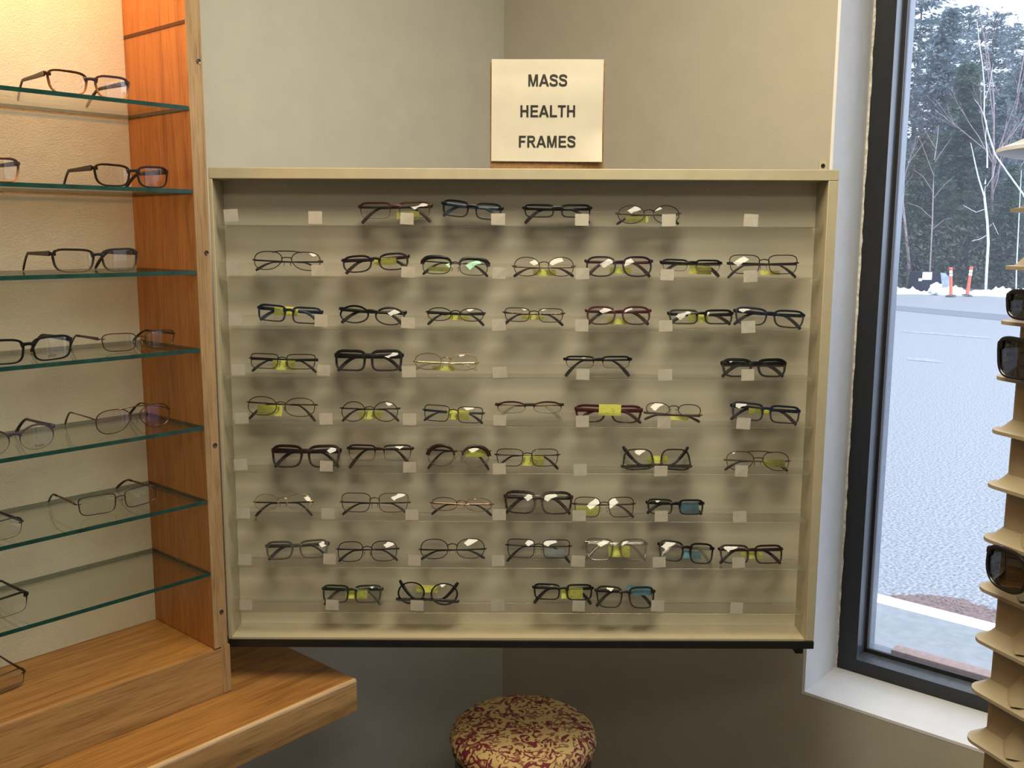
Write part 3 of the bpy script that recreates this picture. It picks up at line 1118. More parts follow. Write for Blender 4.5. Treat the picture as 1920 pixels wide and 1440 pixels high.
G(1, 5, 'narrow black half rim eyeglasses', 1238, 1356, 487, 511, 522, 1, 'rect', 'half', M_BLK, M_BLK, tags=[Y(1294, 1336, 497, 513)])
G(1, 6, 'thin black metal eyeglasses with thick arms', 1365, 1503, 479, 516, 523, 0, 'soft', 'metal', M_BLKMET, M_BLKM, M_BLK, th=.006, tags=[Y(1428, 1465, 506, 514)], hz=.12)
# row 3
G(2, 0, 'navy rectangular eyeglasses with a wide yellow tag', 478, 602, 568, 604, 606, 4, 'rect', 'full', M_NAVY, M_NAVY, M_BLUE, lift=1, tags=[Y(510, 554, 574, 591)])
G(2, 1, 'black round plastic eyeglasses', 632, 760, 570, 607, 609, 3, 'round', 'full', M_BLK, M_BLK, lift=1)
G(2, 2, 'black wire eyeglasses with orange hinge marks', 796, 911, 576, 602, 611, 1, 'oval', 'metal', M_BLKMET, M_BLKM, M_BLK, th=.0065, tags=[Y(837, 879, 590, 599)])
G(2, 3, 'thin wire eyeglasses with brown hinges', 941, 1061, 576, 604, 611, 1, 'soft', 'metal', M_GUN, M_TORTL, M_BLK, th=.004, tags=[Y(978, 1020, 590, 598)])
G(2, 4, 'wine red oval plastic eyeglasses', 1098, 1223, 574, 609, 610, 0, 'cat', 'full', M_WINE, M_WINE, lift=1, tags=[Y(1139, 1179, 596, 607)])
G(2, 5, 'wide black rectangular eyeglasses', 1253, 1378, 579, 607, 609, 0, 'rect', 'full', M_BLK, M_BLK, lift=1, tags=[Y(1292, 1332, 588, 603)])
G(2, 6, 'dark navy large lens eyeglasses', 1376, 1512, 573, 611, 616, 4, 'wayf', 'full', M_NAVY, M_NAVY, lift=2)
# row 4
G(3, 0, 'black metal rectangular eyeglasses', 462, 594, 662, 692, 699, 1, 'rect', 'metal', M_BLKMET, M_BLKM, M_BLK, th=.006, tags=[Y(508, 550, 675, 693)])
G(3, 1, 'thick black square eyeglasses', 625, 755, 657, 697, 697, 0, 'rect', 'thick', M_BLKM, M_BLKM, lift=1, th=.011)
G(3, 2, 'thin gold wire eyeglasses', 772, 899, 662, 694, 695, 1, 'oval', 'metal', M_GOLD, M_GOLD, M_PAD, lift=1, tags=[Y(810, 852, 686, 694)], hz=.0)
G(3, 3, 'black half rim eyeglasses without lower rim', 1057, 1187, 668, 691, 708, 0, 'rect', 'half', M_BLK, M_BLKM, th=.004)
G(3, 4, 'chunky black square-cornered eyeglasses', 1354, 1478, 673, 708, 709, 0, 'wayf', 'thick', M_BLK, M_BLK, lift=1, th=.012)
# row 5
G(4, 0, 'thin brown wire eyeglasses', 456, 592, 743, 780, 790, 2, 'oval', 'metal', M_BRONZE, M_BRONZE, M_BRN, tags=[Y(479, 525, 760, 780)])
G(4, 1, 'round wire eyeglasses with keyhole bridge', 634, 750, 754, 791, 792, 0, 'round', 'metal', M_GUN, M_GUN, M_BRN, lift=1, tags=[Y(672, 714, 770, 785)])
G(4, 2, 'black wire rectangular eyeglasses with navy arms', 789, 909, 759, 792, 793, 3, 'rect', 'metal', M_BLKMET, M_NAVY, M_NAVY, th=.0055, lift=1, tags=[Y(837, 878, 768, 786)])
G(4, 3, 'brown half rim eyeglasses with orange tips', 928, 1058, 753, 775, 791, 0, 'oval', 'half', M_BRN, M_COPPER, M_PAD, th=.003)
G(4, 4, 'wine eyeglasses behind a big yellow tag', 1078, 1207, 761, 797, 797, 1, 'wayf', 'thick', M_WINE, M_WINE, lift=.5, flip='back', th=.009, tags=[Y(1122, 1164, 758, 779, -.004)], tilt=3)
G(4, 5, 'thin dark wire eyeglasses with red arms', 1207, 1320, 754, 779, 790, 3, 'oval', 'metal', M_GUN, M_WINE, M_WINE, th=.005, tags=[Y(1257, 1293, 780, 786)], hz=-.34)
G(4, 6, 'dark navy rectangular eyeglasses tilted down', 1370, 1504, 755, 793, 797, 5, 'rect', 'full', M_NAVY, M_NAVY, lift=2, tags=[Y(1405, 1447, 767, 777)])
# row 6
G(5, 0, 'thick dark brown eyeglasses', 505, 637, 836, 877, 878, 0, 'wayf', 'thick', M_BRN, M_BRN, lift=1, th=.011)
G(5, 1, 'dark half rim eyeglasses with a bridge ornament', 647, 774, 835, 864, 880, 0, 'rect', 'half', M_BRN, M_BRN, th=.0055)
G(5, 2, 'brown browline eyeglasses', 796, 921, 835, 875, 882, 1, 'round', 'brow', M_COPPER, M_BRN, M_BRN, brow=M_BRN, th=.004, tags=[Y(871, 911, 841, 856)])
G(5, 3, 'dark wire eyeglasses with a yellow tag', 926, 1052, 843, 875, 882, 0, 'soft', 'metal', M_GUN, M_GUN, M_BLK, th=.0035, tags=[Y(980, 1020, 855, 873)])
G(5, 4, 'upside-down dark tortoise eyeglasses', 1166, 1300, 843, 881, 882, 0, 'wayf', 'full', M_TORT, M_BLK, lift=9, flip='upside', th=.0075, tags=[Y(1215, 1255, 855, 870)])
G(5, 5, 'thin aviator eyeglasses with straight brow bar', 1359, 1487, 847, 882, 886, 1, 'aviator', 'double', M_BRONZE, M_BRONZE, M_BRN, lift=2, tags=[Y(1433, 1476, 861, 875)], hz=.05)
# row 7
G(6, 0, 'rimless gold eyeglasses with brown arms', 469, 586, 928, 957, 969, -1, 'oval', 'rimless', M_GOLD, M_BRN, M_BRN, th=.0032, hz=.05)
G(6, 1, 'brown wire eyeglasses with straight black arms', 633, 769, 927, 961, 967, 0, 'soft', 'metal', M_BRONZE, M_BRN, M_BRN, th=.003, hz=.05)
G(6, 2, 'small copper wire eyeglasses', 803, 926, 934, 959, 968, 1, 'oval', 'metal', M_COPPER, M_COPPER, M_BRN, hz=.1)
G(6, 3, 'large black tortoise square eyeglasses', 944, 1075, 923, 964, 965, 1, 'soft', 'thick', M_TORT, M_TORT, lift=1, th=.009)
G(6, 4, 'red-brown wire eyeglasses with a low yellow tag', 1073, 1195, 934, 969, 972, 0, 'soft', 'metal', M_REDM, M_REDM, M_WINE, lift=2, tags=[Y(1081, 1123, 949, 965)])
G(6, 5, 'small black rectangular eyeglasses with a blue tag', 1212, 1323, 936, 964, 966, 1, 'rect', 'full', M_BLK, M_BLK, lift=1, tags=[B(1277, 1313, 942, 962)])
# row 8
G(7, 0, 'smoky grey plastic eyeglasses', 494, 616, 1013, 1047, 1049, -3, 'wayf', 'full', M_GREY, M_GREY, lift=1, th=.008)
G(7, 1, 'black wire squared round eyeglasses', 627, 748, 1018, 1053, 1054, -1, 'square', 'metal', M_BLKMET, M_BLKMET, M_BLK, lift=1, hz=.15)
G(7, 2, 'black wire oval eyeglasses', 783, 913, 1012, 1047, 1050, -1, 'oval', 'metal', M_BLKMET, M_BLKM, M_BLK, lift=2, th=.0035, hz=.0)
G(7, 3, 'black wire rectangular eyeglasses with thin arms', 946, 1074, 1014, 1047, 1056, 1, 'rect', 'metal', M_BLKMET, M_BLKMET, M_BLK, tags=[(M_TAGW, 1023, 1060, 1030, 1043, .0085)])
G(7, 4, 'clear plastic eyeglasses', 1096, 1217, 1012, 1051, 1054, 1, 'wayf', 'full', M_CLEARPL, M_CLEARPL, lift=2, tags=[Y(1142, 1183, 1024, 1044)])
G(7, 5, 'black eyeglasses with clear arms', 1233, 1341, 1013, 1052, 1059, 5, 'soft', 'full', M_BLK, M_CLEARPL, lift=3, tags=[B(1282, 1317, 1033, 1047)])
G(7, 6, 'dark wine brown rectangular eyeglasses', 1350, 1473, 1023, 1055, 1059, 0, 'rect', 'full', M_BRN, M_PLUM, lift=2, tags=[Y(1393, 1434, 1036, 1048)])
# row 9
G(8, 0, 'green and black rectangular eyeglasses', 600, 716, 1101, 1131, 1137, 0, 'rect', 'full', M_GREENP, M_GREENP, M_OLIVE, tags=[Y(645, 686, 1107, 1123)])
G(8, 1, 'upside-down round black eyeglasses', 741, 860, 1095, 1133, 1134, 2, 'round', 'full', M_BLK, M_BLK, lift=6, flip='upside', tags=[Y(778, 818, 1099, 1112)])
G(8, 2, 'black rectangular eyeglasses with a bright yellow tag', 998, 1114, 1096, 1124, 1133, 1, 'rect', 'full', M_BLK, M_BLK, tags=[Y(1053, 1094, 1103, 1123)])
G(8, 3, 'dark brown eyeglasses with blue wrapped arm', 1116, 1231, 1104, 1141, 1141, 1, 'wayf', 'full', M_BRN, M_BRN, lift=.6, th=.008, tags=[B(1177, 1226, 1100, 1117, .0105)])

# ------------------------------------------------------------------ eyeglasses standing open on the glass shelves
M_FADE = fade('brown_to_amber', (.045, .014, .008), (.55, .24, .07), .008, .026)
M_FADE2 = fade('black_to_olive', (.014, .011, .010), (.11, .085, .05), .004, .022)
M_PURP = plain('purple_grey_metal', (.075, .055, .075), .35, metal=.3)
TS = .030


def shelf_glasses(k, look, x0, x1, ypx, hmm, shape, style, mf, mt, mtip=None, ts=TS, zbase=None, rz=0., **kw):
    Pq = P0 + V * ts
    a, bq = onplane(x0, ypx, Pq, V), onplane(x1, ypx, Pq, V)
    c = (a + bq) / 2
    W = (bq - a).length
    z = (SHZ[k] if zbase is None else zbase) + .0003
    return make_glasses(look, 'eyeglasses standing on the glass shelves' if zbase is None else None, (c.x, c.y, z), (0, 0, RZ + rz), W, hmm * .001, .0008, shape, style, mf, mt, mtip, pose='open', **kw)


shelf_glasses(0, 'brown eyeglasses fading to amber, alone on the highest glass shelf', 88, 247, 150, 39, 'wayf', 'full', M_FADE, M_BRN, th=.009)
shelf_glasses(1, 'eyeglasses with amber lower rim cut off by the picture edge, second glass shelf', -118, 42, 320, 38, 'wayf', 'full', M_FADE, M_BRN, th=.008)
shelf_glasses(1, 'dark brown rectangular eyeglasses at the oak end of the second glass shelf', 176, 320, 330, 38, 'wayf', 'full', M_BRN, M_BRN, th=.010)
shelf_glasses(2, 'black eyeglasses fading to olive, alone on the third glass shelf', 97, 264, 485, 40, 'wayf', 'full', M_FADE2, M_BRN, th=.009)
shelf_glasses(3, 'wide black plastic eyeglasses on the fourth glass shelf', -42, 141, 655, 41, 'soft', 'full', M_BLK, M_BLK, th=.009, ts=.018, text=('elian', (.014, .0055), .3, -.002, -.0115))
shelf_glasses(3, 'slim grey metal eyeglasses beside the oak panel on the fourth glass shelf', 189, 335, 645, 33, 'soft', 'metal', M_BRONZE, M_GUN, M_BRN, th=.006, ts=.05, hz=.25)
shelf_glasses(4, 'purple-grey round half rim eyeglasses on the fifth glass shelf', -60, 108, 815, 43, 'round', 'half', M_PURP, M_PURP, M_BRN, ts=.022, th=.006, text=('Tokio', (.015, .0045), .0, .002, -.0135))
shelf_glasses(4, 'thin wire aviator eyeglasses on the fifth glass shelf', 178, 326, 795, 44, 'aviator', 'double', M_BRONZE, M_BRONZE, M_BRN, ts=.05, th=.0028, lens=M_LENSP)
shelf_glasses(5, 'black metal eyeglasses cut off by the picture edge, sixth glass shelf', -112, 48, 985, 34, 'soft', 'halfmetal', M_BLKMET, M_BRN, ts=.03, th=.007)
shelf_glasses(5, 'thin rectangular metal eyeglasses with tortoise arms on the sixth glass shelf', 146, 301, 945, 36, 'rect', 'metal', M_GUN, M_TORTL, M_BRN, ts=.055, th=.0055)
shelf_glasses(6, 'black half rim eyeglasses on the lowest glass shelf', -105, 55, 1120, 36, 'rect', 'half', M_BLK, M_BLK, ts=.06, th=.0065)
shelf_glasses(6, 'dark wire eyeglasses standing on the wooden plinth under the glass shelves', -112, 50, 1275, 35, 'rect', 'halfmetal', M_BRN, M_BRN, ts=.11, th=.006, zbase=ZP)

# ------------------------------------------------------------------ upholstered stool under the case
def damask():
    mt, nt, out = nodes_of('damask_fabric')
    p = N(nt, 'ShaderNodeBsdfPrincipled', Roughness=.75)
    tc = N(nt, 'ShaderNodeTexCoord')
    n1 = N(nt, 'ShaderNodeTexNoise', Scale=34., Detail=1.5, Distortion=2.6)
    L(nt, tc.outputs['Object'], n1.inputs['Vector'])
    r1 = ramp(nt, [(.43, (0, 0, 0)), (.455, (1, 1, 1))])
    L(nt, n1.outputs['Fac'], r1.inputs['Fac'])
    n2 = N(nt, 'ShaderNodeTexWave', wave_type='RINGS', Scale=22., Distortion=9., Detail=1.)
    n2.inputs['Detail Scale'].default_value = 2.2
    L(nt, tc.outputs['Object'], n2.inputs['Vector'])
    r2 = ramp(nt, [(.12, (0, 0, 0)), (.2, (1, 1, 1))])
    L(nt, n2.outputs['Fac'], r2.inputs['Fac'])
    mu = N(nt, 'ShaderNodeMix', data_type='RGBA', blend_type='MULTIPLY')
    mu.inputs[0].default_value = .75
    L(nt, r1.outputs['Color'], mu.inputs[6])
    L(nt, r2.outputs['Color'], mu.inputs[7])
    mx = N(nt, 'ShaderNodeMix', data_type='RGBA')
    mx.inputs[6].default_value = (.16, .012, .022, 1)
    mx.inputs[7].default_value = (.58, .42, .17, 1)
    L(nt, mu.outputs[2], mx.inputs[0])
    L(nt, mx.outputs[2], p.inputs['Base Color'])
    b = N(nt, 'ShaderNodeBump', Strength=.3, Distance=.002)
    L(nt, mu.outputs[2], b.inputs['Height'])
    L(nt, b.outputs['Normal'], p.inputs['Normal'])
    L(nt, p.outputs['BSDF'], out.inputs['Surface'])
    return mt


SYc = 1.97
sx = (atY(843, 1390, SYc).x + atY(1118, 1390, SYc).x) / 2
SRD = (atY(1118, 1390, SYc).x - atY(843, 1390, SYc).x) / 2
SZ = atY(980, 1299, SYc + SRD * .86).z
M_STWOOD = wood('stool_walnut', (.10, .04, .02), (.05, .02, .01), 2)
stool = empty('stool', (sx, SYc, 0), label='round stool with gold and burgundy damask seat below the case', cat='stool')
prof = [(SRD * .90, SZ - .062), (SRD * .985, SZ - .050), (SRD, SZ - .035), (SRD * .97, SZ - .018), (SRD * .90, SZ - .008), (SRD * .75, SZ - .002), (SRD * .5, SZ), (SRD * .2, SZ + .002), (.002, SZ + .002)]
MB().lathe(prof, 64).build('seat', damask(), stool, angle=60)
MB().lathe([(SRD * .86, SZ - .11), (SRD * .93, SZ - .105), (SRD * .93, SZ - .066), (SRD * .86, SZ - .0625)], 64).build('seat_rim', M_STWOOD, stool)
for k in range(4):
    a = pi / 4 + k * pi / 2
    MB().sweep([(SRD * .72 * cos(a), SRD * .72 * sin(a), SZ - .1105), (SRD * .78 * cos(a), SRD * .78 * sin(a), SZ * .45), (SRD * .88 * cos(a), SRD * .88 * sin(a), 0)], [(.036, .036), (.03, .03), (.022, .022)], up=(0, 1, 0.2), K=10).build('leg', M_STWOOD, stool)

# ------------------------------------------------------------------ sunglasses tower at the window
M_TOWER = plain('beige_plastic', (.36, .305, .205), .4, var=.05, scale=30)
M_TOWERW = plain('pale_plastic', (.74, .76, .80), .3, var=.04, scale=30)
TD = Vector((-.33, .94, 0)).normalized()        # along the visible face, away from the camera
TN = Vector((-.94, -.33, 0)).normalized()       # outward from the visible face
KE = atY(1880, 900, 1.08)
TWD = .105
TRZ = math.atan2(-TD.y, -TD.x)                  # local +x runs towards the camera along the face, local +y points inward
tc_ = Vector((KE.x, KE.y, 0))
tower = empty('display_tower', tc_, (0, 0, TRZ), 'beige plastic sunglasses tower with moulded shelves beside the window', 'display stand')
FN = .020


def rsq(x0, x1, y0, y1, r, seg=6):
    pts = []
    for (cx_, cy_, a0) in ((x1 - r, y1 - r, 0), (x0 + r, y1 - r, 90), (x0 + r, y0 + r, 180), (x1 - r, y0 + r, 270)):
        for k in range(seg + 1):
            a = R(a0 + 90 * k / seg)
            pts.append((cx_ + r * cos(a), cy_ + r * sin(a)))
    return pts


def prism(poly, z0, z1, b=None, mi=0, inset=0.):
    b = b or MB()
    n_ = len(poly)
    vs = [(x, y, z0) for x, y in poly] + [(x, y, z1) for x, y in poly]
    fs = [tuple(reversed(range(n_))), tuple(range(n_, 2 * n_))] + [(i, (i + 1) % n_, n_ + (i + 1) % n_, n_ + i) for i in range(n_)]
    return b.add(vs, fs, mi)


def tower_local(p):
    d = Vector((p.x - tc_.x, p.y - tc_.y, 0))
    ex = Vector((cos(TRZ), sin(TRZ), 0))
    ey = Vector((-sin(TRZ), cos(TRZ), 0))
    return d.dot(ex), d.dot(ey), p.z


# inward direction in local coordinates
eyw = Vector((-sin(TRZ), cos(TRZ), 0))
INW = 1 if eyw.dot(TN) < 0 else -1
zdisc = atY(1880, 288, 1.09).z
ya, yb_ = (0, TWD) if INW > 0 else (-TWD, 0)
prism(rsq(0, TWD, ya, yb_, .012), .031, zdisc).build('column', M_TOWER, tower)
MB().lathe([(.20, 0), (.20, .012), (.17, .022), (.06, .0305)], 48, (TWD / 2, (ya + yb_) / 2, 0)).build('base', M_TOWER, tower)
cxm, cym = TWD / 2, (ya + yb_) / 2
MB().lathe([(.096, -.004), (.108, .0), (.108, .004), (.10, .007)], 48, (cxm, cym, zdisc + .0003)).build('top_disc', [M_TOWERW], tower)
MB().lathe([(.099, 0), (.085, .006), (.02, .008)], 48, (cxm, cym, zdisc + .0076)).build('top_cap', M_TOWER, tower)
pz = atY(1894, 246, 1.06).z
lx, ly, _ = tower_local(onplane(1894, 260, tc_ + TN * 0.0, TN))
MB().sweep([(cxm - .05, cym - INW * .06, zdisc + .014), (cxm - .05, cym - INW * .06, pz)], (.006, .006), up=(1, 0, 0)).build('finial_post', M_TOWER, tower)
tier_px = [(1893, 398), (1889, 505), (1886, 608), (1880, 712), (1872, 812), (1866, 914), (1855, 1013), (1846, 1106), (1842, 1203), (1836, 1298), (1830, 1392), (1825, 1486)]
TZ = []
for (tx, ty) in tier_px:
    z = onplane(tx, ty, tc_ + TN * FN * .6, TN).z
    TZ.append(z)
    b = MB()
    outer = rsq(-FN * .7, TWD + FN * .7, ya - FN, yb_ + FN, .022, 8)
    inner = rsq(.0, TWD, ya, yb_, .012, 8)
    n_ = len(outer)
    mid = [(o[0] * .55 + i_[0] * .45, o[1] * .55 + i_[1] * .45) for o, i_ in zip(outer, inner)]
    vs = [(x, y, z) for x, y in outer] + [(x, y, z + .004) for x, y in outer] + [(x, y, z + .005) for x, y in mid] + [(x, y, z + .016) for x, y in inner] + [(x, y, z - .001) for x, y in inner]
    fs = []
    for lay in (0, 1, 2):
        for i in range(n_):
            i2 = (i + 1) % n_
            fs.append((lay * n_ + i, lay * n_ + i2, (lay + 1) * n_ + i2, (lay + 1) * n_ + i))
    for i in range(n_):
        i2 = (i + 1) % n_
        fs.append((i2, i, 4 * n_ + i, 4 * n_ + i2))
    # nose-shaped rest rising from the shelf against the face
    yo = ya if INW > 0 else yb_
    sgn = -1 if INW > 0 else 1
    for xc in (TWD * .5,):
        o = len(vs)
        vs += [(xc - .024, yo, z + .010), (xc + .024, yo, z + .010), (xc, yo, z + .046), (xc, yo + sgn * .017, z + .007), (xc - .010, yo + sgn * .006, z + .020), (xc + .010, yo + sgn * .006, z + .020)]
        fs += [(o, o + 3, o + 4), (o + 3, o + 5, o + 4), (o + 3, o + 1, o + 5), (o, o + 4, o + 2), (o + 4, o + 5, o + 2), (o + 5, o + 1, o + 2)]
    b.add(vs, fs).build('tier', M_TOWER, tower, angle=50)

M_SUNF = plain('sunglass_frame', (.010, .009, .011), .2)
for (px0, ytop, ybot, lab, shp) in ((1885, 543, 603, 'black wraparound sunglasses, topmost of three on the beige tower', 'soft'),
                                    (1868, 632, 713, 'large black sunglasses, middle of three on the beige tower', 'wayf'),
                                    (1847, 1025, 1108, 'black cat-eye sunglasses, lowest of three on the beige tower', 'cat')):
    FO = .034
    Pn = tc_ + TN * FO
    q0 = onplane(px0, (ytop + ybot) / 2, Pn, TN)
    zt_, zb_ = onplane(px0 + 30, ytop, Pn, TN).z, onplane(px0 + 30, ybot, Pn, TN).z
    Wg = .140
    c = q0 - TD * (Wg / 2 - .006)
    # front faces TN : viewer-right direction is -TD
    rz = math.atan2(-TD.y, -TD.x)
    make_glasses(lab, 'sunglasses on the tower', (c.x, c.y, zb_), (0, 0, rz), Wg, zt_ - zb_, .0005, shp, 'thick', M_SUNF, M_SUNF, lens=M_LENSK, pose='open', cat='sunglasses', name='sunglasses', th=.009)

# ------------------------------------------------------------------ outdoors
GZ = -.20
SWZ = -.06
M_ASPH = plain('asphalt', (.185, .19, .195), .55, var=.7, scale=55, bump=.5, bscale=60)
M_SEAM = plain('fresh_asphalt', (.10, .107, .12), .9, var=.2, scale=40)
M_CONC = plain('concrete', (.20, .205, .20), .9, var=.12, scale=25, bump=.3, bscale=120)
M_CURB = plain('painted_curb', (.86, .87, .86), .7, var=.05, scale=30)
M_SNOW = plain('snow', (.92, .94, .97), .8, var=.03, scale=10)
M_NEED = plain('dead_needles', (.15, .09, .07), .9, var=.35, scale=50)
q1, q2 = atZ(1651, 1115, SWZ), atZ(1649, 1131, SWZ)
cu1, cu0 = (q1 - C0).dot(U), (q2 - C0).dot(U)
cu1b = (atZ(1860, 1168, SWZ) - C0).dot(U)
cu0b = (atZ(1860, 1185, SWZ) - C0).dot(U)
CU1, CU0 = (cu1 + cu1b) / 2, (cu0 + cu0b) / 2
CURB_TILT = (cu1b - cu1) / ((atZ(1860, 1168, SWZ) - C0).dot(V) - (q1 - C0).dot(V))


def strip(u_a, u_b, z0, z1, name, mat):
    """slab between two lines parallel to the curb"""
    b = MB()
    v_a, v_b = -14, 10
    vr = (q1 - C0).dot(V)

    def uu(u, vv, fixed):
        return u if fixed else u + (vv - vr) * CURB_TILT * .9
    fa = u_a <= WT + .01
    vs = [(uu(u, vv, fa and u == u_a), vv, zz) for zz in (z0, z1) for vv in (v_a, v_b) for u in (u_a, u_b)]
    return b.add(vs, [(0, 2, 3, 1), (4, 5, 7, 6), (0, 1, 5, 4), (2, 6, 7, 3), (0, 4, 6, 2), (1, 3, 7, 5)]).build(name, mat, smooth=False)


struct(strip(WT + .002, cu0, -.3, SWZ, 'sidewalk', M_CONC), 'pale concrete walk outside the window')
struct(strip(cu0 + .0005, cu1, -.3, SWZ + .001, 'curb', M_CURB), 'white painted curb beyond the concrete walk')
lot = MB()
for (a0, a1, b0, b1) in ((cu1 - 1.2, 75, -45, 60),):
    lot.box(a0, a1, b0, b1, GZ - .1, GZ)
lo = lot.build('parking_lot_ground', M_ASPH, smooth=False)
struct(lo, 'bright grey asphalt parking lot')
c4p = [atZ(1600, 574, GZ + .004), atZ(1980, 611, GZ + .004), atZ(1980, 598, GZ + .004), atZ(1600, 566, GZ + .004)]
se = MB().quad(*c4p).build('asphalt_seam_surface', M_SEAM, smooth=False)
tag(se, 'darker band of asphalt across the parking lot', kind='structure')
M_LINE = plain('worn_line_paint', (.21, .215, .225), .8, var=.3, scale=12)
for ln_ in (((1690, 620.5), (1857, 633.5), 1.6), ((1702, 672), (1765, 677.5), 2.6)):
    (ax, ay), (bx_, by_), hh_ = ln_
    pl_ = MB().quad(atZ(ax, ay + hh_, GZ + .004), atZ(bx_, by_ + hh_, GZ + .004), atZ(bx_, by_ - hh_, GZ + .004), atZ(ax, ay - hh_, GZ + .004)).build('road_marking', M_LINE, smooth=False)
    tag(pl_, 'worn pale line on the asphalt', kind='structure')
# dead pine needles along the curb
nb = MB()
rn = random.Random(3)
for _ in range(2600):
    t = rn.random()
    px = 1690 + 190 * t
    yc = 1122 + (px - 1651) * .245
    depth = 26 * max(0.05, 1 - abs((px - 1800) / 120) ** 1.6)
    py = yc - rn.random() ** 1.5 * depth
    p = atZ(px, py, GZ + .006 + rn.random() * .015)
    a = rn.random() * pi
    l_, w_ = .03 + rn.random() * .05, .004
    dx, dy = cos(a) * l_, sin(a) * l_
    nb.quad((p.x - dx + dy * .1, p.y - dy - dx * .1, p.z), (p.x - dx - dy * .1, p.y - dy + dx * .1, p.z), (p.x + dx - dy * .1, p.y + dy + dx * .1, p.z + .01), (p.x + dx + dy * .1, p.y + dy - dx * .1, p.z + .01))
tag(nb.build('pine_needle_litter', M_NEED, smooth=False), 'brown dead pine needles heaped along the curb', 'litter', kind='stuff')

# snow bank
sa, sb = atZ(1480, 546, GZ), atZ(2120, 562, GZ)
dirv = (sb - sa)
ln = dirv.length
dirv.normalize()
nrm = Vector((-dirv.y, dirv.x, 0))
if nrm.y < 0:
    nrm = -nrm
sbm = MB()
rs = random.Random(11)
nx_, ny_ = 160, 12
hts = [rs.random() for _ in range(nx_ + 1)]
vs = []
for i in range(nx_ + 1):
    f = i / nx_
    hh = max(.03, .10 + .05 * sin(f * 41) + .03 * sin(f * 97 + 1) + .09 * hts[i] ** 2 + (.05 if f > .46 else 0))
    for j in range(ny_ + 1):
        g = j / ny_
        p = sa + dirv * (ln * f) + nrm * (g * 2.2 - .15 * sin(f * 60))
        z = GZ - .01 + hh * sin(pi * min(1, g * 1.3) ** .8 if g * 1.3 < 1 else pi) ** .7 if 0 < g * 1.3 < 1 else GZ - .01
        vs.append((p.x, p.y, z + (rs.random() - .5) * .05 * (0 < g < 1)))
fs = [(i * (ny_ + 1) + j, (i + 1) * (ny_ + 1) + j, (i + 1) * (ny_ + 1) + j + 1, i * (ny_ + 1) + j + 1) for i in range(nx_) for j in range(ny_)]
sn = sbm.add(vs, fs).build('snow', M_SNOW, angle=80)
tag(sn, 'low white snowbank along the far side of the lot', 'snow', kind='stuff')
# snow chunk beside the first orange post
ch = atZ(1772, 556, GZ)
bm = bmesh.new()
bmesh.ops.create_icosphere(bm, subdivisions=3, radius=.2)
for q in bm.verts:
    q.co *= 1 + .25 * sin(q.co.x * 31) * cos(q.co.z * 27 + q.co.y * 19)
    q.co.z = max(q.co.z * 1.1, -.12)
ck = MB().add([q.co.copy() for q in bm.verts], [[q.index for q in f.verts] for f in bm.faces])
bm.free()
co = ck.build('snow_lump', M_SNOW)
co.location = (ch.x, ch.y + .7, GZ + .16)
tag(co, 'lump of snow on the bank between the dumpster and the first orange post', 'snow lump')

# orange posts
M_ORANGE = plain('orange_plastic', (.90, .11, .045), .5, var=.06, scale=20)
M_WHITEB = plain('reflective_white', (.85, .86, .86), .4, var=.04)
M_RUB = plain('rubber_base', (.035, .045, .045), .8)
for (px, py, tilt_, lab) in ((1783, 557, -4.5, 'orange delineator post beside the dark dumpster'), (1813, 556, 4.5, 'orange delineator post standing farther from the dumpster')):
    p = atZ(px, py, GZ)
    sc_ = (p - EYE).length / FPX
    Hh = 49 * sc_
    root = empty('delineator_post', (p.x, p.y, GZ + .02), (0, R(tilt_), 0), lab, 'traffic post', 'orange delineator posts')
    r0 = 2.6 * sc_
    MB().lathe([(r0 * 1.15, .05), (r0, .25 * Hh), (r0 * .9, .72 * Hh), (r0 * .85, .93 * Hh), (r0 * 1.2, .935 * Hh), (r0 * 1.2, .985 * Hh), (r0 * .6, Hh)], 20).build('post_tube', M_ORANGE, root)
    for zb1 in (.70, .81):
        MB().lathe([(r0 * 1.02, zb1 * Hh), (r0 * 1.02, (zb1 + .085) * Hh)], 20).build('reflective_band', M_WHITEB, root)
    MB().lathe([(r0 * 3.6, 0), (r0 * 3.4, .03), (r0 * 1.6, .055)], 8).build('base', M_RUB, root)

# dark dumpster behind the snow bank
dq = atZ(1742, 551, GZ)
dq = EYE + (dq - EYE) * 1.05
dq.z = GZ
ds = (dq - EYE).length / FPX
M_DUMP = plain('dark_steel', (.008, .009, .018), .85, spec=.15, var=.3, scale=6)
M_LID = plain('grey_lid', (.17, .20, .23), .45, var=.2, scale=8)
M_NOTICE = plain('notice_white', (.93, .93, .86), .6, var=.04, scale=10)
dump = empty('dumpster', dq, (0, 0, 0), 'dark steel dumpster with a white notice behind the snowbank', 'dumpster')
w0, w1, hd = -38 * ds, 26 * ds, 33 * ds
bd = MB()
vs = [(w0 * .62, -.35, 0), (w1, -.35, 0), (w1 * .40, -.35, hd), (w0 * .55, -.35, hd * .98), (w0 * .62, .7, 0), (w1, .7, 0), (w1 * .40, .7, hd), (w0 * .55, .7, hd * .98)]
bd.add(vs, [(0, 1, 2, 3), (5, 4, 7, 6), (1, 5, 6, 2), (4, 0, 3, 7), (3, 2, 6, 7), (4, 5, 1, 0)])
bd.build('body', M_DUMP, dump, bevel=.015)
MB().add([(w1 * .55, -.39, hd * .02), (w1 * 1.12, -.39, hd * .02), (w1 * .95, -.39, hd * .72), (w1 * .66, -.37, hd * .95), (w1 * .30, -.39, hd * .98)], [(0, 1, 2, 3, 4)]).build('lid_panel', M_LID, dump, smooth=False)
MB().box(w0 * .56, w0 * .15, -.375, -.36, hd * .62, hd * 1.0).build('notice', M_NOTICE, dump)
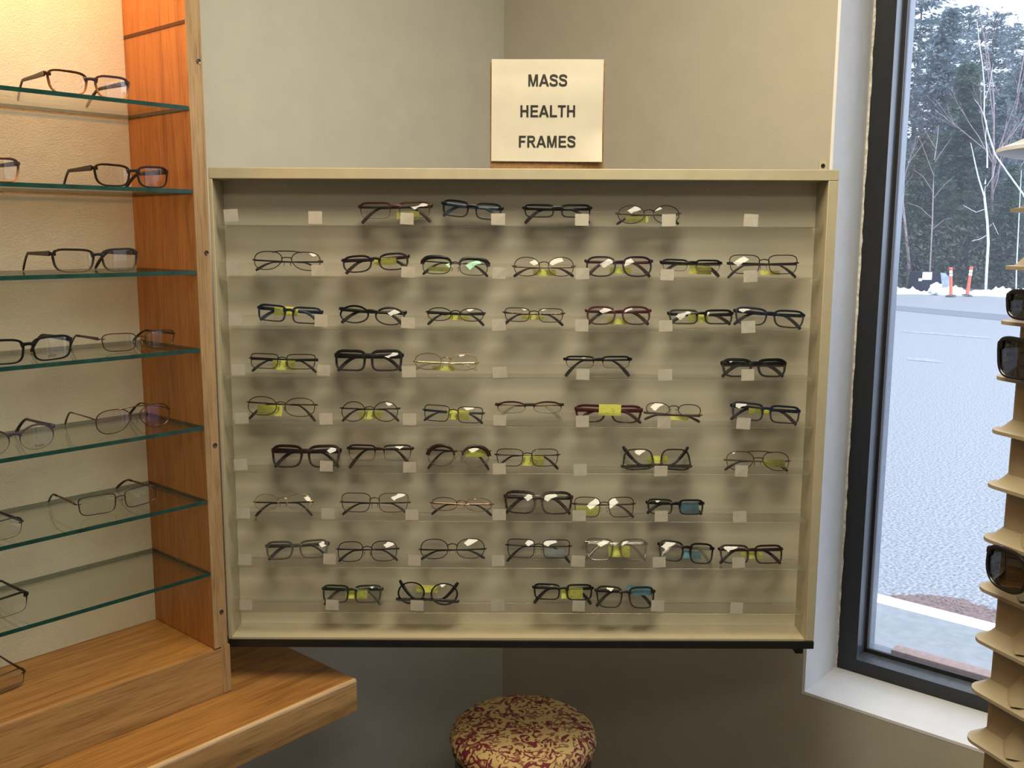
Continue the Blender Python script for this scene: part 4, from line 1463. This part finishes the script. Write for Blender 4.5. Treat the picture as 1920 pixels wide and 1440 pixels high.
MB().box(w0 * .72, w0 * .58, -.37, -.352, hd * .55, hd * .68).build('small_notice', M_NOTICE, dump)

# trees
M_BARK = plain('grey_bark', (.16, .14, .135), .9, var=.3, scale=6)
M_BIRCH = plain('birch_bark', (.58, .59, .61), .8, var=.25, scale=9)
M_TWIG = plain('bare_twigs', (.25, .19, .19), .9, var=.3, scale=8)


def leafmat(name, a, bq):
    mt, nt, out = nodes_of(name)
    tc = N(nt, 'ShaderNodeTexCoord')
    nz = N(nt, 'ShaderNodeTexNoise', Scale=1.3, Detail=5.)
    L(nt, tc.outputs['Object'], nz.inputs['Vector'])
    rp = ramp(nt, [(.35, a), (.65, bq)])
    L(nt, nz.outputs['Fac'], rp.inputs['Fac'])
    d = N(nt, 'ShaderNodeBsdfDiffuse')
    L(nt, rp.outputs['Color'], d.inputs['Color'])
    t = N(nt, 'ShaderNodeBsdfTranslucent')
    L(nt, rp.outputs['Color'], t.inputs['Color'])
    mx = N(nt, 'ShaderNodeMixShader')
    mx.inputs[0].default_value = .35
    L(nt, d.outputs['BSDF'], mx.inputs[1])
    L(nt, t.outputs['BSDF'], mx.inputs[2])
    L(nt, mx.outputs['Shader'], out.inputs['Surface'])
    return mt


M_PINEHAZE = leafmat('pine_needles_hazed', (.10, .135, .145), (.19, .23, .245))  # veiling glare put into the pale bluish needle colour
M_HEM = leafmat('hemlock_needles', (.045, .07, .055), (.10, .14, .09))
M_BRUSH = leafmat('brush_leaves', (.085, .07, .065), (.13, .14, .10))


def conifer_mesh(seed, h, r, mat, n_lev, z_lo=.08, dens=1., cexp=.75):
    rg = random.Random(seed)
    tk = MB()
    pts = [(sin(i * .7 + seed) * .05, cos(i * .9) * .05, h * i / 10) for i in range(11)]
    tk.tube(pts, [.14 * h / 10 * (1 - .93 * i / 10) for i in range(11)], K=7)
    fo = MB()
    for lv in range(n_lev):
        f = z_lo + (1 - z_lo) * lv / n_lev
        z = h * f
        Lb = r * (1 - f) ** cexp * (.75 + .5 * rg.random()) + .15
        nb_ = rg.randint(5, 8)
        for k in range(nb_):
            a = rg.random() * 2 * pi
            Lk = Lb * (.7 + .5 * rg.random())
            slope = .25 * (f - .35) + rg.uniform(-.12, .10)
            ca, sa = cos(a), sin(a)
            tk.tube([(0, 0, z), (ca * Lk * .55, sa * Lk * .55, z + slope * Lk * .6), (ca * Lk * .95, sa * Lk * .95, z + slope * Lk)], [.018, .012, .004], K=3)
            ns_ = int((14 + 26 * Lk) * dens)
            for _ in range(ns_):
                g = rg.random() ** .7
                sp = .10 + .22 * g * (Lk / r)
                c = Vector((ca * Lk * g, sa * Lk * g, z + slope * Lk * g)) + Vector((rg.gauss(0, sp), rg.gauss(0, sp), rg.gauss(-.03, sp * .55)))
                d1 = Vector((ca + rg.gauss(0, .7), sa + rg.gauss(0, .7), rg.gauss(-.1, .45))).normalized() * (.07 + .10 * rg.random())
                d2 = d1.cross(Vector((rg.gauss(0, 1), rg.gauss(0, 1), rg.gauss(0, 1)))).normalized() * (.025 + .035 * rg.random())
                fo.add([c - d1, c + d2, c + d1, c - d2], [(0, 1, 2, 3)])
    return tk, fo


def bare(seed, h, r0, levels=4, lean=(0, 0), fork=.45, spread=.5):
    rg = random.Random(seed)
    b = MB()

    def grow(p, d, l_, r_, lev):
        pts = [p]
        rs_ = [r_]
        q = p
        for k in range(4):
            d = (d + Vector((rg.gauss(0, .07), rg.gauss(0, .07), rg.gauss(.02, .03)))).normalized()
            q = q + d * l_ / 4
            pts.append(q)
            rs_.append(r_ * (1 - .16 * (k + 1)))
        b.tube(pts, rs_, K=6 if lev == 0 else 4)
        if lev >= levels:
            return
        for k in range(rg.randint(3, 5) if lev else rg.randint(6, 8)):
            f = fork + (1 - fork) * rg.random()
            i = min(3, int(f * 4))
            o = pts[i].lerp(pts[i + 1], f * 4 - i)
            nd = (d + Vector((rg.gauss(0, spread), rg.gauss(0, spread), rg.uniform(-.05, .45)))).normalized()
            grow(o, nd, l_ * (.30 + .25 * rg.random()), rs_[i] * .5, lev + 1)
        if lev == 0:
            grow(q, d, l_ * .5, rs_[-1] * .9, lev + 1)
    grow(Vector((0, 0, 0)), Vector((lean[0], lean[1], 1)).normalized(), h, r0, 0)
    return b


def outpt(px, dist):
    d = ray(px, 440)
    d.z = 0
    d.normalize()
    p = EYE + d * dist
    p.z = GZ
    return p


protos = []
for (sd, hh, rr_, mat, nl, zl, dn) in ((1, 10.5, 2.0, M_PINEHAZE, 44, .05, 1.1), (2, 9.0, 1.7, M_HEM, 48, .03, 1.5), (3, 12.0, 2.3, M_PINEHAZE, 34, .12, .60)):
    tk, fo = conifer_mesh(sd, hh, rr_, mat, nl, zl, dn, .42 if sd == 3 else .75)
    protos.append((tk, fo, mat))
first = {}


def tree_copy(k, px, dist, s, rz, lab, grp):
    p = outpt(px, dist)
    root = empty('conifer_tree', p, (0, 0, rz), lab, 'tree', grp)
    root.scale = (s, s, s)
    if k not in first:
        tk, fo, mat = protos[k]
        a = tk.build('trunk', M_BARK, root)
        bq = fo.build('foliage', mat, root, smooth=False)
        first[k] = (a, bq)
    else:
        for src in first[k]:
            c = src.copy()
            COL.objects.link(c)
            c.parent = root
    return root


TG = 'evergreens beyond the lot'
for (k, px, dist, s, rz, lab) in (
        (2, 1700, 46, 1.06, .3, 'tall loose-crowned evergreen rising at the window frame edge'),
        (0, 1752, 41, .98, 1.1, 'evergreen paled by painted bluish haze behind the dumpster'),
        (1, 1795, 38, .86, 2.0, 'shorter dark evergreen right behind the two orange posts'),
        (2, 1835, 45, .90, 3.2, 'tall evergreen paled by painted bluish haze, rising behind the white birch'),
        (0, 1862, 37, .62, 4.0, 'low dark evergreen around the foot of the white birch'),
        (1, 1722, 36, .58, 5.0, 'low dark evergreen close behind the dumpster'),
        (0, 1905, 43, .85, .8, 'evergreen half hidden by the sunglasses tower'),
        (1, 1820, 35.5, .44, 2.6, 'small dark evergreen low between post and birch'),
        (2, 1640, 43, 1.05, 2.2, 'tall evergreen hidden behind the window frame'),
        (1, 1775, 35.5, .40, 1.7, 'small bushy evergreen low behind the first orange post'),
        (0, 1960, 40, .9, 2.9, 'evergreen behind the sunglasses tower column'),
        (2, 1788, 52, 1.04, 1.9, 'broad tall evergreen towering centrally above the orange posts'),
        (2, 1872, 56, 1.02, 5.2, 'tall evergreen farthest away, above the tower disc'),
        (1, 1890, 35.2, .45, 4.4, 'small dark evergreen low beside the tower edge')):
    tree_copy(k, px, dist + 3, s * 1.06, rz, lab, TG)
# brush between the trunks
bb = MB()
rg = random.Random(5)
for _ in range(9000):
    p = outpt(rg.uniform(1600, 2000), rg.uniform(36.8, 40))
    z = GZ + rg.random() ** 2.4 * 2.2
    c = Vector((p.x, p.y, z))
    d1 = Vector((rg.gauss(0, 1), rg.gauss(0, 1), rg.gauss(.4, 1))).normalized() * (.05 + .09 * rg.random())
    d2 = d1.cross(Vector((rg.gauss(0, 1), rg.gauss(0, 1), rg.gauss(0, 1)))).normalized() * (.015 + .03 * rg.random())
    bb.add([c - d1, c + d2, c + d1, c - d2], [(0, 1, 2, 3)])
tag(bb.build('undergrowth', M_BRUSH, smooth=False), 'low brown and green brush along the foot of the trees', 'brush', kind='stuff')
# white birch: forked trunk traced in the distance
BDI = 36.2


def bpt(px, py, dist=BDI):
    d = ray(px, py)
    dh = Vector((d.x, d.y, 0)).length
    return EYE + d * (dist / dh)


def traced(name, lab, grp, mat, paths, seed):
    base = bpt(*paths[0][0][:2])
    base.z = GZ
    root = empty(name, base, (0, 0, 0), lab, 'tree', grp)
    first_ = True
    for path in paths:
        pts, rr_ = [], []
        for (x, y, w) in path:
            q = bpt(x, y)
            pts.append(q)
            rr_.append(w * .44 * BDI / FPX)
        if first_:
            pts = [base] + pts
            rr_ = [rr_[0] * 1.2] + rr_
        bq = MB()
        bq.tube(pts, rr_, K=7)
        bq.build('trunk' if first_ else 'branch', mat, root, off=base)
        first_ = False
    return root


traced('birch_tree', 'slender white birch forking high above the snowbank', 'bare trees beyond the lot', M_BIRCH, [
    [(1848, 545, 5), (1850, 505, 5), (1853, 455, 5), (1851, 415, 4.6), (1846, 372, 4.2), (1847, 345, 3.4), (1851, 315, 3), (1851, 285, 2.4), (1848, 258, 1.6), (1850, 225, 1)],
    [(1846, 370, 3.2), (1835, 335, 2.6), (1828, 305, 2.2), (1825, 290, 1.6), (1820, 268, 1)],
    [(1852, 440, 1.4), (1838, 448, 1.2), (1822, 452, .8)],
    [(1847, 392, 1.2), (1830, 398, 1), (1806, 385, .7)],
    [(1852, 428, 1), (1862, 418, .8), (1872, 440, .6)],
    [(1850, 350, .9), (1862, 330, .7), (1868, 300, .5)]], 1)
traced('leaning_birch_tree', 'thin pale tree leaning across behind the tower top', 'bare trees beyond the lot', M_BIRCH, [
    [(1960, 440, 3.2), (1917, 362, 3), (1890, 325, 3), (1866, 290, 2.8), (1853, 250, 2.6), (1845, 215, 2.4), (1846, 165, 2), (1842, 120, 1.8), (1836, 80, 1.4), (1832, 40, 1)],
    [(1845, 190, 1.2), (1856, 160, 1), (1862, 120, .6)],
    [(1848, 225, 1.2), (1838, 200, .8), (1826, 185, .5)]], 2)
traced('bare_tree', 'bare brown tree with fine spreading twigs left of the posts', 'bare trees beyond the lot', M_TWIG, [
    [(1744, 500, 2.6), (1748, 420, 2.4), (1750, 350, 2.2), (1752, 300, 2), (1757, 265, 1.6), (1760, 235, 1)],
    [(1751, 330, 1.2), (1736, 290, .9), (1725, 262, .6)], [(1752, 305, 1.2), (1772, 275, .9), (1785, 258, .6)],
    [(1750, 360, 1.1), (1730, 330, .9), (1712, 318, .6)], [(1750, 372, 1.1), (1772, 345, .9), (1790, 330, .6)],
    [(1748, 410, 1.1), (1724, 388, .9), (1702, 380, .6)], [(1755, 280, 1), (1742, 258, .8), (1735, 244, .5)],
    [(1748, 430, 1), (1770, 412, .8), (1786, 408, .5)]], 3)
traced('sapling_tree', 'thin straight pale sapling close to the tower column', 'bare trees beyond the lot', M_BIRCH, [
    [(1905, 545, 2.6), (1906, 500, 2.4), (1909, 440, 2), (1912, 380, 1.6), (1915, 320, 1)]], 4)
for (px, dist, hh, sd, lab) in ((1868, 39, 6.5, 21, 'bare grey deciduous tree with open crown right of the birch'), (1898, 41, 7.0, 22, 'bare grey deciduous tree partly behind the tower disc'), (1712, 38, 4.2, 23, 'bare greyish tree at the inner window frame edge')):
    p = outpt(px, dist)
    ob = empty('bare_tree', p, (0, 0, sd), lab, 'tree', 'bare trees beyond the lot')
    bare(sd, hh, .07, levels=3).build('branches', M_TWIG, ob)

# ------------------------------------------------------------------ light
w = bpy.data.worlds.new('overcast')
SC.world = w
w.use_nodes = True
nt = w.node_tree
nt.nodes.clear()
wo = nt.nodes.new('ShaderNodeOutputWorld')
bg = nt.nodes.new('ShaderNodeBackground')
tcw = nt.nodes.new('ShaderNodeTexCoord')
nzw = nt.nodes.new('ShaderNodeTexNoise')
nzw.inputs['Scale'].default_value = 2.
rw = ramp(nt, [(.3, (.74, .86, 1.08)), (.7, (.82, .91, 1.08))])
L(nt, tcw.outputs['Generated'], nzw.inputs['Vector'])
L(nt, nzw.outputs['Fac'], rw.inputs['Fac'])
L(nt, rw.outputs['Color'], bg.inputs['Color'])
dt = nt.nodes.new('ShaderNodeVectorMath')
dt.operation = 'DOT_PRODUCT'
_sd = (-V + Vector((0, 0, .55)) - U * .1).normalized()  # sky brightness added toward this unseen side to light the window jamb
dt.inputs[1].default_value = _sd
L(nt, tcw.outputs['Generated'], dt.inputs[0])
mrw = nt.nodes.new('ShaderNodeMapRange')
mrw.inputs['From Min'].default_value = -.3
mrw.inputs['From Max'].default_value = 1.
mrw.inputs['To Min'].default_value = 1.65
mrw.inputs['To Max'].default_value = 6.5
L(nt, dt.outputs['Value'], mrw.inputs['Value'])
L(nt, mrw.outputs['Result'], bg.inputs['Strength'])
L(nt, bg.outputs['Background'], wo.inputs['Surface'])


def area(name, loc, size, power, col, rot=(0, 0, 0), shape='RECTANGLE'):
    ld = bpy.data.lights.new(name, 'AREA')
    ld.shape = shape
    ld.size, ld.size_y = size
    ld.energy = power
    ld.color = col
    o = bpy.data.objects.new(name, ld)
    COL.objects.link(o)
    o.location = loc
    o.rotation_euler = rot
    return o


WARM = (1.0, .895, .66)
area('ceiling_troffer', (.12, 1.02, CEIL - .02), (.62, 1.25), 40, WARM, (0, 0, R(-38)))
area('ceiling_troffer', (GLARE.x, GLARE.y, CEIL - .02), (.50, 1.0), 16, WARM, (0, 0, R(-50)))
cl = P0 + U * -.38 + V * .09
area('cabinet_lamp', (cl.x, cl.y, TOPZ - .05), (.6, .06), 5.6, (1.0, .42, .10), (0, 0, RZ))
pw = FM @ Vector((DEP + FRD + .05, (va + vb) / 2, (fb + ft) / 2))
po = area('window_portal', pw, (abs(vb - va), ft - fb), 1, (1, 1, 1))
po.data.cycles.is_portal = True
nrm_ = FM.to_3x3() @ Vector((-1, 0, 0))
po.rotation_euler = nrm_.to_track_quat('-Z', 'Y').to_euler()

SC.view_settings.view_transform = 'Standard'
SC.view_settings.look = 'None'
SC.view_settings.exposure = -.12
SC.view_settings.gamma = 1
SC.cycles.transparent_max_bounces = 48
SC.cycles.max_bounces = 8
SC.cycles.adaptive_threshold = .02
SC.cycles.diffuse_bounces = 4
SC.cycles.glossy_bounces = 4
SC.cycles.caustics_reflective = False
SC.cycles.caustics_refractive = False
SC.cycles.sample_clamp_indirect = 6
SC.cycles.use_denoising = True
